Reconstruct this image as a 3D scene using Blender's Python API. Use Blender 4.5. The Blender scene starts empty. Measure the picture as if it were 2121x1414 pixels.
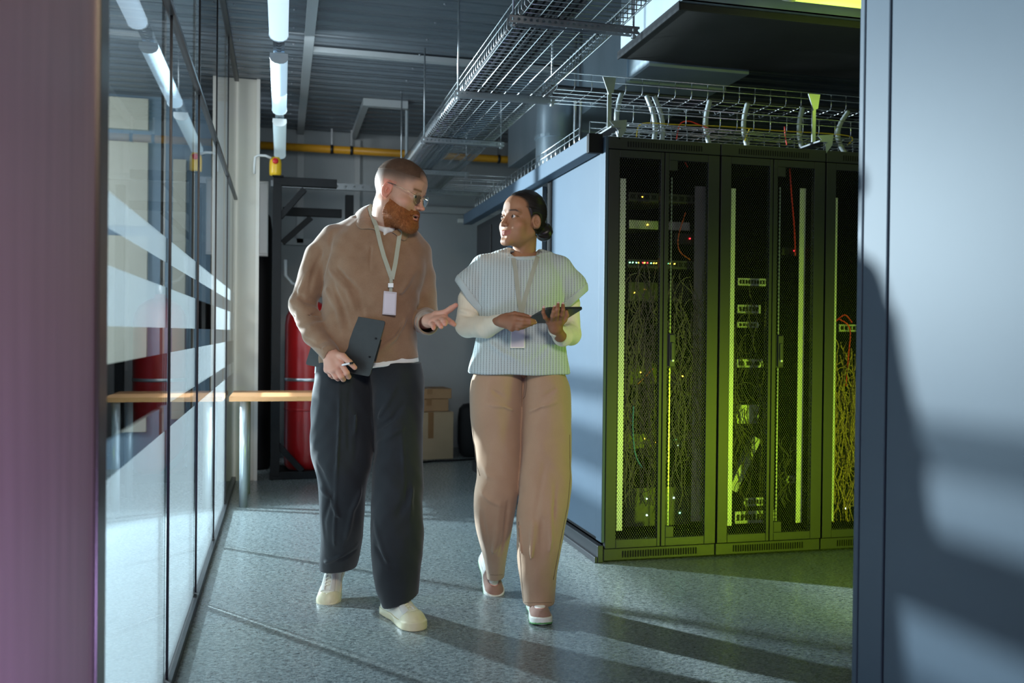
import bpy, bmesh, math, random
import numpy as np
from mathutils import Vector, Matrix
from mathutils.bvhtree import BVHTree
random.seed(7); rng = np.random.default_rng(11)
C = bpy.context.scene.collection
PI = math.pi
R = math.radians
# ------------------------------------------------------------------ camera
F = 1900.0; EYE = Vector((0, 0, 1.12)); YAW = R(14.1); PITCH = math.atan((691-707)/F); ROLL = R(.6)
f_ = Vector((math.sin(YAW)*math.cos(PITCH), math.cos(YAW)*math.cos(PITCH), math.sin(PITCH)))
r0 = Vector((math.cos(YAW), -math.sin(YAW), 0)); u0 = r0.cross(f_)
r_ = r0*math.cos(ROLL) + u0*math.sin(ROLL); u_ = u0*math.cos(ROLL) - r0*math.sin(ROLL)
def ray(px, py): return f_ + r_*((px-1060.5)/F) - u_*((py-707)/F)
def P(px, py, d): return EYE + ray(px, py)*d                 # a point d metres down the view axis
def onplane(px, py, axis, val):
    v = ray(px, py); return EYE + v*((val-EYE[axis])/v[axis])
cam = bpy.data.objects.new('camera', bpy.data.cameras.new('camera')); C.objects.link(cam)
m = Matrix((( r_.x,u_.x,-f_.x),(r_.y,u_.y,-f_.y),(r_.z,u_.z,-f_.z))).to_4x4(); m.translation = EYE
cam.matrix_world = m; cam.data.sensor_width = 36; cam.data.lens = 36*F/2121
cam.data.clip_start = .02
cam.data.dof.use_dof = True; cam.data.dof.focus_distance = 3.7; cam.data.dof.aperture_fstop = 2.8
bpy.context.scene.camera = cam
sc = bpy.context.scene
sc.view_settings.view_transform = 'Standard'; sc.view_settings.look = 'None'; sc.view_settings.gamma = 1
sc.view_settings.exposure = 0.0
sc.cycles.use_denoising = True
sc.cycles.max_bounces = 8; sc.cycles.transparent_max_bounces = 24
sc.cycles.sample_clamp_indirect = 4
# ------------------------------------------------------------------ materials
def mat(name, col=(.5,.5,.5), rough=.5, metal=0, spec=.5, **k):
    m = bpy.data.materials.new(name); m.use_nodes = True
    nt = m.node_tree; b = nt.nodes['Principled BSDF']
    b.inputs['Base Color'].default_value = (*col, 1); b.inputs['Roughness'].default_value = rough
    b.inputs['Metallic'].default_value = metal; b.inputs['Specular IOR Level'].default_value = spec
    for kk, v in k.items():
        b.inputs[kk.replace('_', ' ')].default_value = v
    return m
def nodes(m): return m.node_tree.nodes, m.node_tree.links, m.node_tree.nodes['Principled BSDF']
def coords(m, kind='Object', scale=(1,1,1), rot=(0,0,0)):
    n, l, b = nodes(m); tc = n.new('ShaderNodeTexCoord'); mp = n.new('ShaderNodeMapping')
    mp.inputs['Scale'].default_value = scale; mp.inputs['Rotation'].default_value = rot
    l.new(tc.outputs[kind], mp.inputs[0]); return mp.outputs[0]
def noise(m, vec, scale, detail=4, rough=.6, dist=0):
    n, l, b = nodes(m); t = n.new('ShaderNodeTexNoise')
    t.inputs['Scale'].default_value = scale; t.inputs['Detail'].default_value = detail
    t.inputs['Roughness'].default_value = rough; t.inputs['Distortion'].default_value = dist
    l.new(vec, t.inputs['Vector']); return t.outputs[0]
def ramp(m, fac, stops):
    n, l, b = nodes(m); r = n.new('ShaderNodeValToRGB'); e = r.color_ramp.elements
    while len(e) < len(stops): e.new(.5)
    for i, (p, c) in enumerate(stops):
        e[i].position = p; e[i].color = (*c, 1) if len(c) == 3 else c
    l.new(fac, r.inputs[0]); return r.outputs[0]
def bump(m, h, strength=.3, dist=.002):
    n, l, b = nodes(m); t = n.new('ShaderNodeBump')
    t.inputs['Strength'].default_value = strength; t.inputs['Distance'].default_value = dist
    l.new(h, t.inputs['Height']); l.new(t.outputs[0], b.inputs['Normal'])
def mth(m, op, a, b_=None, c=None):
    n, l, b = nodes(m); t = n.new('ShaderNodeMath'); t.operation = op
    for i, v in enumerate((a, b_, c)):
        if v is None: continue
        if isinstance(v, (int, float)): t.inputs[i].default_value = v
        else: l.new(v, t.inputs[i])
    return t.outputs[0]
def sep(m, vec):
    n, l, b = nodes(m); t = n.new('ShaderNodeSeparateXYZ'); l.new(vec, t.inputs[0]); return t.outputs
def varied(name, c1, c2, scale=8, rough=.5, metal=0, vs=(1,1,1), bs=0, bscale=None, spec=.5, detail=5):
    m = mat(name, c1, rough, metal, spec); v = coords(m, 'Object', vs); f = noise(m, v, scale, detail)
    n, l, b = nodes(m); l.new(ramp(m, f, [(.3, c1), (.7, c2)]), b.inputs['Base Color'])
    if bs: bump(m, noise(m, coords(m, 'Object', vs), bscale or scale*4, 3), bs)
    return m
def holes_mat(name, base, ax, ay, pitchx, pitchy, r, rough=.4, metal=.6, stagger=True, off0=0):
    """sheet pierced by a regular lattice of holes in its own object coordinates"""
    m = mat(name, base, rough, metal); n, l, b = nodes(m)
    s = sep(m, coords(m)); x, y = s[ax], s[ay]
    def lat(off):
        fx = mth(m, 'SUBTRACT', mth(m, 'FRACT', mth(m, 'ADD', mth(m, 'DIVIDE', x, pitchx), 50+off)), .5)
        fy = mth(m, 'SUBTRACT', mth(m, 'FRACT', mth(m, 'ADD', mth(m, 'DIVIDE', y, pitchy), 50+off)), .5)
        fx = mth(m, 'MULTIPLY', fx, pitchx); fy = mth(m, 'MULTIPLY', fy, pitchy*(.75 if stagger else 1))
        return mth(m, 'SQRT', mth(m, 'ADD', mth(m, 'MULTIPLY', fx, fx), mth(m, 'MULTIPLY', fy, fy)))
    d = lat(off0)
    if stagger: d = mth(m, 'MINIMUM', d, lat(.5))
    l.new(mth(m, 'GREATER_THAN', d, r), b.inputs['Alpha'])
    return m
def emis(name, col, s):
    m = mat(name, col, .4); m.node_tree.nodes['Principled BSDF'].inputs['Emission Color'].default_value = (*col, 1)
    m.node_tree.nodes['Principled BSDF'].inputs['Emission Strength'].default_value = s; return m
# ------------------------------------------------------------------ mesh helpers
class MB:
    def __init__(s): s.v = []; s.f = []
    def box(s, lo, hi):
        n = len(s.v); x0,y0,z0 = lo; x1,y1,z1 = hi
        s.v += [(x0,y0,z0),(x1,y0,z0),(x1,y1,z0),(x0,y1,z0),(x0,y0,z1),(x1,y0,z1),(x1,y1,z1),(x0,y1,z1)]
        s.f += [tuple(n+i for i in q) for q in ((0,3,2,1),(4,5,6,7),(0,1,5,4),(1,2,6,5),(2,3,7,6),(3,0,4,7))]
        return s
    def obox(s, c, ax, h):
        n = len(s.v); c = Vector(c); A = [Vector(a).normalized() for a in ax]
        for k in ((-1,-1,-1),(1,-1,-1),(1,1,-1),(-1,1,-1),(-1,-1,1),(1,-1,1),(1,1,1),(-1,1,1)):
            s.v.append(tuple(c + A[0]*k[0]*h[0] + A[1]*k[1]*h[1] + A[2]*k[2]*h[2]))
        s.f += [tuple(n+i for i in q) for q in ((0,3,2,1),(4,5,6,7),(0,1,5,4),(1,2,6,5),(2,3,7,6),(3,0,4,7))]
        return s
    def tube(s, pts, r, seg=8, caps=True):
        pts = [Vector(p) for p in pts]; n0 = len(s.v); N = len(pts)
        rr = r if isinstance(r, (list, tuple)) else [r]*N
        prev = None
        for i, p in enumerate(pts):
            t = (pts[min(i+1, N-1)] - pts[max(i-1, 0)])
            t = t.normalized() if t.length > 1e-9 else Vector((0,0,1))
            if prev is None:
                a = t.cross(Vector((0,0,1)) if abs(t.z) < .9 else Vector((1,0,0))).normalized()
            else: a = (prev - t*prev.dot(t)).normalized()
            prev = a; b = t.cross(a)
            for k in range(seg):
                q = 2*PI*k/seg; s.v.append(tuple(p + (a*math.cos(q) + b*math.sin(q))*rr[i]))
        for i in range(N-1):
            for k in range(seg):
                k2 = (k+1) % seg
                s.f.append((n0+i*seg+k, n0+i*seg+k2, n0+(i+1)*seg+k2, n0+(i+1)*seg+k))
        if caps:
            s.f.append(tuple(n0+k for k in range(seg))[::-1]); s.f.append(tuple(n0+(N-1)*seg+k for k in range(seg)))
        return s
    def lathe(s, prof, c=(0,0,0), seg=32, axis=2):
        n0 = len(s.v); N = len(prof)
        for (r, h) in prof:
            for k in range(seg):
                q = 2*PI*k/seg; p = [r*math.cos(q), r*math.sin(q), h]
                if axis == 0: p = [p[2], p[0], p[1]]
                if axis == 1: p = [p[1], p[2], p[0]]
                s.v.append((c[0]+p[0], c[1]+p[1], c[2]+p[2]))
        for i in range(N-1):
            for k in range(seg):
                k2 = (k+1) % seg
                s.f.append((n0+i*seg+k, n0+i*seg+k2, n0+(i+1)*seg+k2, n0+(i+1)*seg+k))
        s.f.append(tuple(n0+k for k in range(seg))[::-1]); s.f.append(tuple(n0+(N-1)*seg+k for k in range(seg)))
        return s
    def quad(s, *p):
        n = len(s.v); s.v += [tuple(x) for x in p]; s.f.append(tuple(range(n, n+len(p)))); return s
    def build(s, name, m, parent=None, smooth=False, bevel=0, auto=False):
        me = bpy.data.meshes.new(name); me.from_pydata(s.v, [], s.f)
        bm = bmesh.new(); bm.from_mesh(me); bmesh.ops.recalc_face_normals(bm, faces=bm.faces); bm.to_mesh(me); bm.free()
        o = bpy.data.objects.new(name, me); C.objects.link(o)
        if m: me.materials.append(m)
        if parent: o.parent = parent
        if smooth: me.polygons.foreach_set('use_smooth', [True]*len(me.polygons))
        if bevel:
            b = o.modifiers.new('bevel', 'BEVEL'); b.width = bevel; b.segments = 2; b.limit_method = 'ANGLE'
        return o
def tag(o, label=None, cat=None, group=None, kind=None):
    if label: o['label'] = label
    if cat: o['category'] = cat
    if group: o['group'] = group
    if kind: o['kind'] = kind
    return o
def empty(name, label, cat, loc=(0,0,0), rz=0, group=None):
    o = bpy.data.objects.new(name, None); C.objects.link(o); o.location = loc; o.rotation_euler = (0,0,rz)
    o.empty_display_size = .1; return tag(o, label, cat, group)
def struct(o, label=None): o['kind'] = 'structure'; return tag(o, label) if label else o
def light(kind, name, loc, energy, col=(1,1,1), size=.1, sizey=None, target=None, spot=None, blend=.3):
    d = bpy.data.lights.new(name, kind); d.energy = energy; d.color = col
    if kind == 'AREA':
        d.size = size
        if sizey: d.shape = 'RECTANGLE'; d.size_y = sizey
    else: d.shadow_soft_size = size
    if kind == 'SPOT': d.spot_size = spot or R(90); d.spot_blend = blend
    o = bpy.data.objects.new(name, d); C.objects.link(o); o.location = loc
    if target is not None:
        v = Vector(target) - Vector(loc); o.rotation_euler = v.to_track_quat('-Z', 'Y').to_euler()
    return o
# ================================================================== THE SETTING
GX = -.33            # glass partition plane
BY = 8.85            # back wall
CZ = 3.0             # ceiling
# floor: speckled blue grey vinyl
mfl = mat('vinyl', (.2,.25,.27), .3, 0, .5)
n, l, b = nodes(mfl)
v1 = coords(mfl, 'Object', (1,1,1)); v2 = coords(mfl, 'Object', (22,48,1), (0,0,.15)); v3 = coords(mfl, 'Object', (50,20,1), (0,0,-.5))
base = ramp(mfl, noise(mfl, v2, 2.2, 4, .65, .5), [(.38,(.055,.068,.072)), (.5,(.135,.162,.168)), (.62,(.24,.28,.28))])
fl1 = ramp(mfl, noise(mfl, v2, 3.4, 2, .5, 2.2), [(.57,(0,0,0)), (.62,(1,1,1))])
fl2 = ramp(mfl, noise(mfl, v3, 3.0, 2, .5, 2.2), [(.58,(0,0,0)), (.63,(1,1,1))])
mx = n.new('ShaderNodeMix'); mx.data_type = 'RGBA'; mx.inputs[7].default_value = (.40,.43,.42,1)
l.new(mth(mfl, 'MULTIPLY', mth(mfl, 'MAXIMUM', fl1, fl2), .6), mx.inputs[0]); l.new(base, mx.inputs[6]); l.new(mx.outputs[2], b.inputs['Base Color'])
l.new(mth(mfl, 'ADD', mth(mfl, 'MULTIPLY', noise(mfl, v2, 3, 3), .22), .16), b.inputs['Roughness'])
bump(mfl, noise(mfl, v2, 1.5, 3), .12, .001)
struct(MB().box((-.33-.02,-2.5,-.1), (6.2,BY,0)).build('floor', mfl))
struct(MB().box((-4.2,-2.5,-.1), (-.35,BY,0)).build('floor', varied('room_floor', (.32,.38,.40),(.25,.3,.32), 6, .5)))
# ceiling: corrugated deck, ridges along X
mcl = varied('deck_paint', (.15,.172,.19), (.12,.14,.16), 1.3, .33, .0, bs=.03, bscale=200)
mb = MB(); pitch = .165; ys = np.arange(-2.5, BY+.1, pitch)
for y in ys:
    zz = [(0,CZ),(.035,CZ),(.05,CZ+.016),(.08,CZ+.016),(.085,CZ+.008),(.105,CZ+.008),(.11,CZ+.016),(.15,CZ+.016),(pitch,CZ)]
    for (a, za), (c_, zc) in zip(zz, zz[1:]):
        mb.quad((-4.2,y+a,za),(6.2,y+a,za),(6.2,y+c_,zc),(-4.2,y+c_,zc))
mb.box((-4.2,-2.5,CZ+.05),(6.2,BY+.1,CZ+.1))
struct(mb.build('ceiling', mcl))
# deck screws: row of small heads along a purlin line, part of the deck
mscrew = mat('zinc_screw', (.22,.24,.26), .5, .2)
sm_ = MB()
for y in np.arange(3.2, 8.6, pitch*2):
    for x in (.12+.75+.02, .06, -.28):
        sm_.lathe([(.0,-.006),(.007,-.006),(.009,0),(.009,.002)], (x, y+.018, CZ-.001), 8)
struct(sm_.build('trim_5', mscrew))
mwall = varied('wall_paint', (.36,.395,.41), (.32,.355,.37), 2, .55, bs=.05, bscale=300)
struct(MB().box((-4.2,BY,-.1),(6.2,BY+.1,CZ+.1)).build('wall_back', mwall))
struct(MB().box((6.1,-2.5,-.1),(6.2,BY,CZ+.1)).build('wall_right', mwall))
struct(MB().box((-4.3,-2.6,-.1),(6.2,-2.5,CZ+.1)).build('wall_front', mwall))
# near left wall panel (mauve laminate) + metal edge
mmauve = mat('mauve_laminate', (.25,.18,.165), .42); n, l, b = nodes(mmauve)
nz = noise(mmauve, coords(mmauve, 'Object', (1,9,.5)), 3, 3)
l.new(ramp(mmauve, nz, [(.3,(.50,.30,.265)),(.7,(.62,.38,.34))]), b.inputs['Base Color'])
struct(MB().box((GX-.05,-2.5,0),(GX+.0,1.80,CZ)).build('wall_left', mmauve), 'mauve laminate wall panel at the left edge, out of focus')
mbronze = mat('bronze_profile', (.20,.165,.13), .3, .7)
mdark = mat('dark_profile', (.035,.038,.042), .35, .5)
struct(MB().box((GX-.05,1.80,0),(GX+.008,1.885,CZ)).build('trim_1', mbronze, bevel=.003), 'bronze metal edge profile of the mauve wall panel')
# glass bays
YM = [1.90, 3.02, 4.0, 5.03, 6.06, 7.12]
bands_white = [(0.04,.815),(.892,1.05),(1.127,1.25),(1.325,1.40)]
mglass = bpy.data.materials.new('clear_glass'); mglass.use_nodes = True; nt = mglass.node_tree; nt.nodes.clear()
o_ = nt.nodes.new('ShaderNodeOutputMaterial'); t_ = nt.nodes.new('ShaderNodeBsdfTransparent'); g_ = nt.nodes.new('ShaderNodeBsdfGlossy')
t_.inputs[0].default_value = (.90,.96,.97,1); g_.inputs['Roughness'].default_value = .015
fr = nt.nodes.new('ShaderNodeFresnel'); fr.inputs[0].default_value = 1.5; mx_ = nt.nodes.new('ShaderNodeMixShader')
nt.links.new(fr.outputs[0], mx_.inputs[0]); nt.links.new(t_.outputs[0], mx_.inputs[1]); nt.links.new(g_.outputs[0], mx_.inputs[2]); nt.links.new(mx_.outputs[0], o_.inputs[0])
mfrost = bpy.data.materials.new('frosted_film'); mfrost.use_nodes = True; nt = mfrost.node_tree; nt.nodes.clear()
o_ = nt.nodes.new('ShaderNodeOutputMaterial'); t_ = nt.nodes.new('ShaderNodeBsdfTransparent'); tl = nt.nodes.new('ShaderNodeBsdfTranslucent')
df = nt.nodes.new('ShaderNodeBsdfDiffuse'); g_ = nt.nodes.new('ShaderNodeBsdfGlossy'); g_.inputs['Roughness'].default_value = .06
tl.inputs[0].default_value = (.80,.87,.90,1); df.inputs[0].default_value = (.72,.8,.82,1); t_.inputs[0].default_value = (.9,.96,1,1)
a1 = nt.nodes.new('ShaderNodeMixShader'); a1.inputs[0].default_value = .30
nt.links.new(tl.outputs[0], a1.inputs[1]); nt.links.new(df.outputs[0], a1.inputs[2])
a2 = nt.nodes.new('ShaderNodeMixShader'); a2.inputs[0].default_value = .36
nt.links.new(a1.outputs[0], a2.inputs[1]); nt.links.new(t_.outputs[0], a2.inputs[2])
a3 = nt.nodes.new('ShaderNodeMixShader'); fr = nt.nodes.new('ShaderNodeFresnel'); fr.inputs[0].default_value = 1.4
nt.links.new(fr.outputs[0], a3.inputs[0]); nt.links.new(a2.outputs[0], a3.inputs[1]); nt.links.new(g_.outputs[0], a3.inputs[2]); nt.links.new(a3.outputs[0], o_.inputs[0])
for i in range(5):
    y0, y1 = YM[i], YM[i+1]
    w = MB()
    w.box((GX-.012,y0-.004,0),(GX-.004,y0+.004,CZ)); w.box((GX-.02,y0,0),(GX+.008,y1,.035)); w.box((GX-.02,y0,CZ-.03),(GX+.008,y1,CZ))
    w.box((GX-.018,y0,2.092),(GX+.004,y1,2.108))
    win = struct(w.build('window_%d' % (i+1), mdark), ['first','second','third','fourth','fifth'][i] + ' glass partition bay from the camera with frosted stripes')
    g = MB(); g.quad((GX-.008,y0,.035),(GX-.008,y1,.035),(GX-.008,y1,2.085),(GX-.008,y0,2.085)); g.quad((GX-.008,y0,2.115),(GX-.008,y1,2.115),(GX-.008,y1,CZ-.03),(GX-.008,y0,CZ-.03))
    g.build('glass', mglass, win)
    fm = MB()
    for (z0, z1) in bands_white: fm.quad((GX-.011,y0+.012,z0),(GX-.011,y1-.035,z0),(GX-.011,y1-.035,z1),(GX-.011,y0+.012,z1))
    fm.build('frosted_film', mfrost, win)
    # slim bronze stud behind each joint
    MB().box((GX-.030,y1-.05,0),(GX-.022,y1-.004,CZ)).build('stud', mbronze, win)
# beige end pillar
mbeige = varied('beige_paint', (.56,.54,.47), (.52,.50,.44), 2, .5)
struct(MB().box((GX-.05,7.14,0),(-.18,7.42,CZ)).build('wall_end', mbeige), 'beige pillar closing the far end of the glass partition')
struct(MB().box((-.195,7.12,0),(-.17,7.145,CZ)).build('trim_2', mat('cream_angle', (.66,.64,.58), .35), None), 'cream corner angle on the beige pillar')
# neighbouring room behind the glass
mcream = varied('cream_panel', (.62,.60,.50),(.58,.56,.47), 2, .5)
mblue = varied('slate_panel', (.24,.34,.43),(.18,.27,.36), 2, .4)
w = MB().box((-4.2,7.9,0),(GX-.05,8.0,CZ)); struct(w.build('wall_far', mblue), 'slate blue wall of the room behind the glass')
def cream(x0, x1, z0, z1): 
    return MB().box((x0,7.85,z0),(x1,7.9,z1))
k = 0
for (x0,x1,z0,z1) in ((-2.1,-1.05,2.72,2.97),(-2.1,-1.05,1.95,2.62),(-2.1,-1.05,.3,1.87),(-.86,-.76,.4,2.5)):
    struct(cream(x0,x1,z0,z1).build('trim_%d' % (10+k), mcream, bevel=.004)); k += 1
struct(MB().box((-4.3,-2.5,0),(-4.2,8,CZ)).build('wall_outer', mat('white_wall', (.6,.64,.66), .6)))
# ================================================================== MATERIALS FOR EQUIPMENT
mrack = varied('rack_black', (.019,.020,.022),(.015,.016,.018), 5, .5, bs=.06, bscale=600)
mside = varied('rack_blue_grey', (.052,.078,.108),(.044,.068,.097), 1.6, .52, 0, bs=.08, bscale=500, spec=.3)
mplinth = mat('plinth_black', (.02,.022,.026), .45)
mzinc = varied('zinc', (.55,.58,.60),(.42,.45,.48), 12, .32, .85)
mzlight = varied('zinc_bright', (.80,.83,.82),(.72,.75,.76), 12, .4, .15)
mperf = holes_mat('perforated_zinc', (.40,.43,.45), 0, 2, .026, .032, .0065, .35, .75, stagger=False)
mhexdoor = holes_mat('perforated_steel', (.030,.032,.034), 0, 2, .0125, .0190, .0047, .5, .2)
mblackcable = mat('black_cable_jacket', (.022,.024,.028), .35)
mconduit = varied('grey_conduit', (.34,.38,.40),(.28,.32,.34), 40, .4)
mred = mat('red_jacket', (.75,.03,.02), .4); morange = mat('orange_jacket', (.75,.28,.03), .4); myel = mat('yellow_jacket', (.7,.5,.03), .4)
mtangle = mat('brown_grey_cable', (.12,.10,.085), .5)
mblk = mat('matte_black', (.010,.010,.011), .65, 0, .15)

# ================================================================== SERVER RACKS (front rows)
RY = 4.24
def make_rack(label, x0, group='server racks with perforated double doors'):
    t = empty('server_rack', label, 'server rack', (x0, RY, 0), 0, group)
    W, H, D = .597, 2.09, .93
    b = MB(); b.box((.002,.045,H-.06),(W,D,H)); b.box((.002,D-.02,.06),(W,D,H-.06)); b.box((.002,.05,.06),(.02,D,H-.06)); b.box((W-.018,.05,.06),(W,D,H-.06)); b.box((.002,.05,.055),(W,D,.09))
    b.build('cabinet_body', mblk, t)
    b = MB().box((.002,.0,H-.06),(W,.045,H)); 
    cap = b.build('top_panel', mrack, t, bevel=.003)
    v = MB()
    for k in range(30): v.box((.10+k*.0135,-.002,H-.047),(.1055+k*.0135,.004,H-.020))
    v.build('vent_slots', mblk, cap)
    b = MB().box((.002,.01,.008),(W,.045,.066)); pl = b.build('plinth', mrack, t, bevel=.003)
    v = MB()
    for k in range(30): v.box((.10+k*.0135,.006,.022),(.1055+k*.0135,.012,.054))
    v.build('vent_slots', mblk, pl)
    for (xa, xb, ma, mb_, right) in ((.004,.295,.060,.277,False),(.299,W-.002,.322,.533,True)):
        z0, z1, a, c = .070, H-.063, .112, H-.10
        d = MB(); d.box((xa,0,z0),(ma,.03,z1)); d.box((mb_,0,z0),(xb,.03,z1)); d.box((ma,0,z0),(mb_,.03,a)); d.box((ma,0,c),(mb_,.03,z1))
        if right:
            d.box((ma,0,a),(ma+.045,.03,a+.055)); d.box((ma,0,c-.05),(ma+.045,.03,c)); d.box((ma,0,.96),(ma+.045,.03,1.13))
        dr = d.build('door', mrack, t, bevel=.0025)
        g = MB(); g.quad((ma,.006,a),(mb_,.006,a),(mb_,.006,c),(ma,.006,c)); g.build('perforated_sheet', mhexdoor, dr)
        if right:
            hx = ma+.006
            h = MB(); h.box((hx,-.012,.965),(hx+.032,.002,1.125)); h.box((hx+.006,-.020,1.00),(hx+.024,-.012,1.085))
            hh = h.build('handle', mplinth, dr, bevel=.003); tag(hh, 'black swing handle with key lock')
            MB().lathe([(.0,-.022),(.0055,-.022),(.0055,-.012)], (hx+.016,0,.0), 12, 1).build('lock', mzlight, dr).location = (0,0,.995)
    return t
racks = [make_rack('server rack at the corner beside the woman, tangled cables behind its doors', 1.541),
         make_rack('second server rack from the corner, bright patch panel and white duct inside', 2.141),
         make_rack('third server rack from the corner, half hidden by the near cabinet', 2.741)]
# corner rack gets its outer side panel and plinth
t = racks[0]
s = MB(); s.box((-.012,.085,.11),(0,.92,2.03)); sp = s.build('side_panel', mside, t, bevel=.004)
MB().box((-.016,.0,.10),(0.002,.080,2.09)).build('corner_post', mside, t, bevel=.004)
s = MB(); s.box((-.03,.01,0),(0,.93,.085)); s.box((-.045,.01,0),(-.03,.93,.03)); s.build('base_skirting', mplinth, t, bevel=.004)
# interiors: mounting rails (parts), servers (things), cables
def rail(t, x0, x1, z0, z1, m, y=.075): MB().box((x0,y,z0),(x1,y+.003,z1)).build('mounting_rail', m, t)
rail(racks[0], .092,.122,.14,1.90, mzlight); rail(racks[0], .366,.372,.14,1.92, mzinc)
MB().box((.518,.12,.16),(.578,.125,1.89)).build('cable_duct', mat('grey_duct',(.22,.22,.23),.5), racks[0])
rail(racks[1], .100,.124,.14,1.88, mzlight); rail(racks[1], .376,.382,.14,1.90, mzinc); rail(racks[1], .495,.530,.14,1.90, mzlight)
rail(racks[2], .105,.120,.14,1.86, mzlight); rail(racks[2], .35,.356,.14,1.86, mzinc)
mled = [emis('green_led', (.2,1,.45), 14), emis('amber_led', (1,.65,.05), 10), emis('red_led', (1,.02,.03), 14), emis('white_green_led', (.6,1,.8), 16)]
mserver = varied('server_face', (.05,.05,.052),(.03,.03,.032), 30, .45, .2)
mserverlt = varied('server_face_light', (.62,.66,.60),(.40,.43,.40), 30, .4, .2)
def server(ri, label, x0, x1, z0, z1, m, leds=(), y=.14, ports=0):
    k_ = y*(.42,.52,.62)[ri]; x0 += k_; leds = [(a+k_, b_, c_) for a, b_, c_ in leds]; x1 = min(x1+k_, .572)
    t = empty('rack_server', label, 'server', (racks[ri].location.x+x0, RY+y, z0), 0, 'rack mounted equipment')
    w, h = x1-x0, z1-z0
    MB().box((0,0,0),(w,.45,h)).build('chassis', mserver, t)
    MB().box((0,-.008,0),(w,.0,h)).build('front_bezel', m, t, bevel=.002)
    if ports:
        p = MB()
        for k in range(ports):
            xx = .01+(w-.02)*k/ports; p.box((xx,-.010,h*.25),(xx+(w-.02)/ports*.7,-.007,h*.75))
        p.build('port_row', mblk, t)
    for i, (lx, lz, c) in enumerate(leds):
        MB().box((lx-x0,-.012,lz-z0),(lx-x0+.0055,-.008,lz-z0+.0055)).build('led', mled[c], t)
    return t
R1 = random.Random(3)
def ledrow(x0, x1, z, n): return [(x0+(x1-x0)*(k+R1.random()*.6)/n, z, R1.choice((1,1,1,2,0))) for k in range(n)]
server(0, 'grey network switch near the top of the corner rack', .10,.50,1.80,1.845, mserver, [(.17,1.82,1)], ports=10)
server(0, 'olive shelf unit below the top switch in the corner rack', .10,.50,1.68,1.725, mserverlt, [(.2,1.70,1)], y=.3)
server(0, 'black unit with a row of amber lights in the corner rack', .10,.50,1.462,1.505, mserver, ledrow(.105,.36,1.485,16), ports=14)
server(0, 'black unit under the amber lights in the corner rack', .10,.50,1.30,1.40, mserver, [(.19,1.36,1),(.28,1.33,1),(.13,1.34,1)], y=.3)
server(0, 'black unit at handle height in the corner rack', .10,.50,.86,.96, mserver, [(.17,.92,1),(.25,.88,1),(.40,.95,1),(.41,.90,1)], y=.3)
server(0, 'black unit with white green lights at the bottom of the corner rack', .10,.50,.13,.33, mserver, [(.215,.27,3),(.215,.185,3),(.365,.27,3),(.30,.20,0),(.40,.19,0)], y=.2)
server(0, 'black unit with a single red light in the corner rack', .36,.50,1.60,1.66, mserver, [(.44,1.63,2)], y=.25)
server(0, 'black unit below knee height in the corner rack', .10,.50,.52,.60, mserver, [(.2,.57,1),(.26,.55,1),(.375,.56,0),(.39,.53,3)], y=.3)
server(1, 'bright patch panel with square ports in the second rack', .10,.32,1.385,1.425, mserverlt, ports=12)
server(1, 'pale network switch under the patch panel in the second rack', .10,.235,1.24,1.285, mserverlt, ports=6)
server(1, 'pale narrow switch below the upper switch in the second rack', .10,.225,1.165,1.195, mserverlt, ports=5)
server(1, 'pale device with dark slots at handle height in the second rack', .10,.255,.955,1.0, mserverlt, ports=3)
server(1, 'white square power unit at knee height in the second rack', .10,.23,.66,.76, mserverlt, ports=0)
server(1, 'pale drive tray at the bottom of the second rack', .10,.33,.135,.20, mserverlt, ports=9)
server(1, 'pale drive tray second from the bottom of the second rack', .15,.30,.225,.27, mserverlt, ports=8)
server(1, 'dark unit with one red light high in the second rack', .36,.48,1.56,1.60, mserver, [(.43,1.58,2)], y=.2)
server(1, 'small pale box low on the right side of the second rack', .40,.45,.34,.38, mserverlt, ports=2)
server(2, 'pale patch panel above the hanging cables in the third rack', .09,.40,1.15,1.19, mserverlt, ports=12)
server(2, 'dark unit with amber lights in the third rack', .09,.40,.60,.66, mserver, [(.16,.63,1),(.2,.62,1),(.25,.64,2)], y=.25)
server(2, 'pale box with blue and white lights at the bottom of the third rack', .19,.34,.20,.25, mserverlt, [(.14,.19,3)], ports=3)
# white diagonal duct in second rack
o = MB().obox((2.141+.255,RY+.20,.44), ((.45,0,.9),(0,1,0),(.9,0,-.45)), (.155,.02,.024)).build('cable_chute', mserverlt); tag(o, 'white sloping cable chute low in the second rack', 'cable chute')
def tangle(x0, x1, z0, z1, n, m, label, y0=RY+.085, y1=RY+.14, seed=1, name='cable_tangle', r=.0028):
    q = random.Random(seed); b = MB()
    for k in range(n):
        xa = q.uniform(x0,x1); xb = min(max(xa+q.gauss(0,.09),x0),x1); za = q.uniform(z0+(z1-z0)*.45,z1); zb = max(z0, za-q.uniform(.25,1.0)); pts = []
        ph = q.uniform(0,6.3); am = q.uniform(.01,.05); yy = q.uniform(y0,y1)
        for i in range(15):
            s_ = i/14; x = xa+(xb-xa)*s_+am*math.sin(ph+s_*6)*math.sin(PI*s_)+ .012*math.sin(ph*3+s_*17)
            pts.append((min(max(x,x0),x1), min(max(yy+.02*math.sin(ph+4*s_),y0),y1), za+(zb-za)*s_))
        b.tube(pts, r*q.uniform(.7,1.2), 5)
    for k in range(n//4):      # loose loops
        cx, cz, rr = q.uniform(x0+.05,x1-.05), q.uniform(z0+.1,z1-.1), q.uniform(.03,.09); ph = q.uniform(0,6.3)
        b.tube([(min(max(cx+rr*math.cos(ph+i*.35),x0),x1), y0+.01+.002*i, cz+rr*1.4*math.sin(ph+i*.35)) for i in range(14)], r*.8, 5)
    return tag(b.build(name, m, None, True), label, 'cables', kind='stuff')
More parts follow.
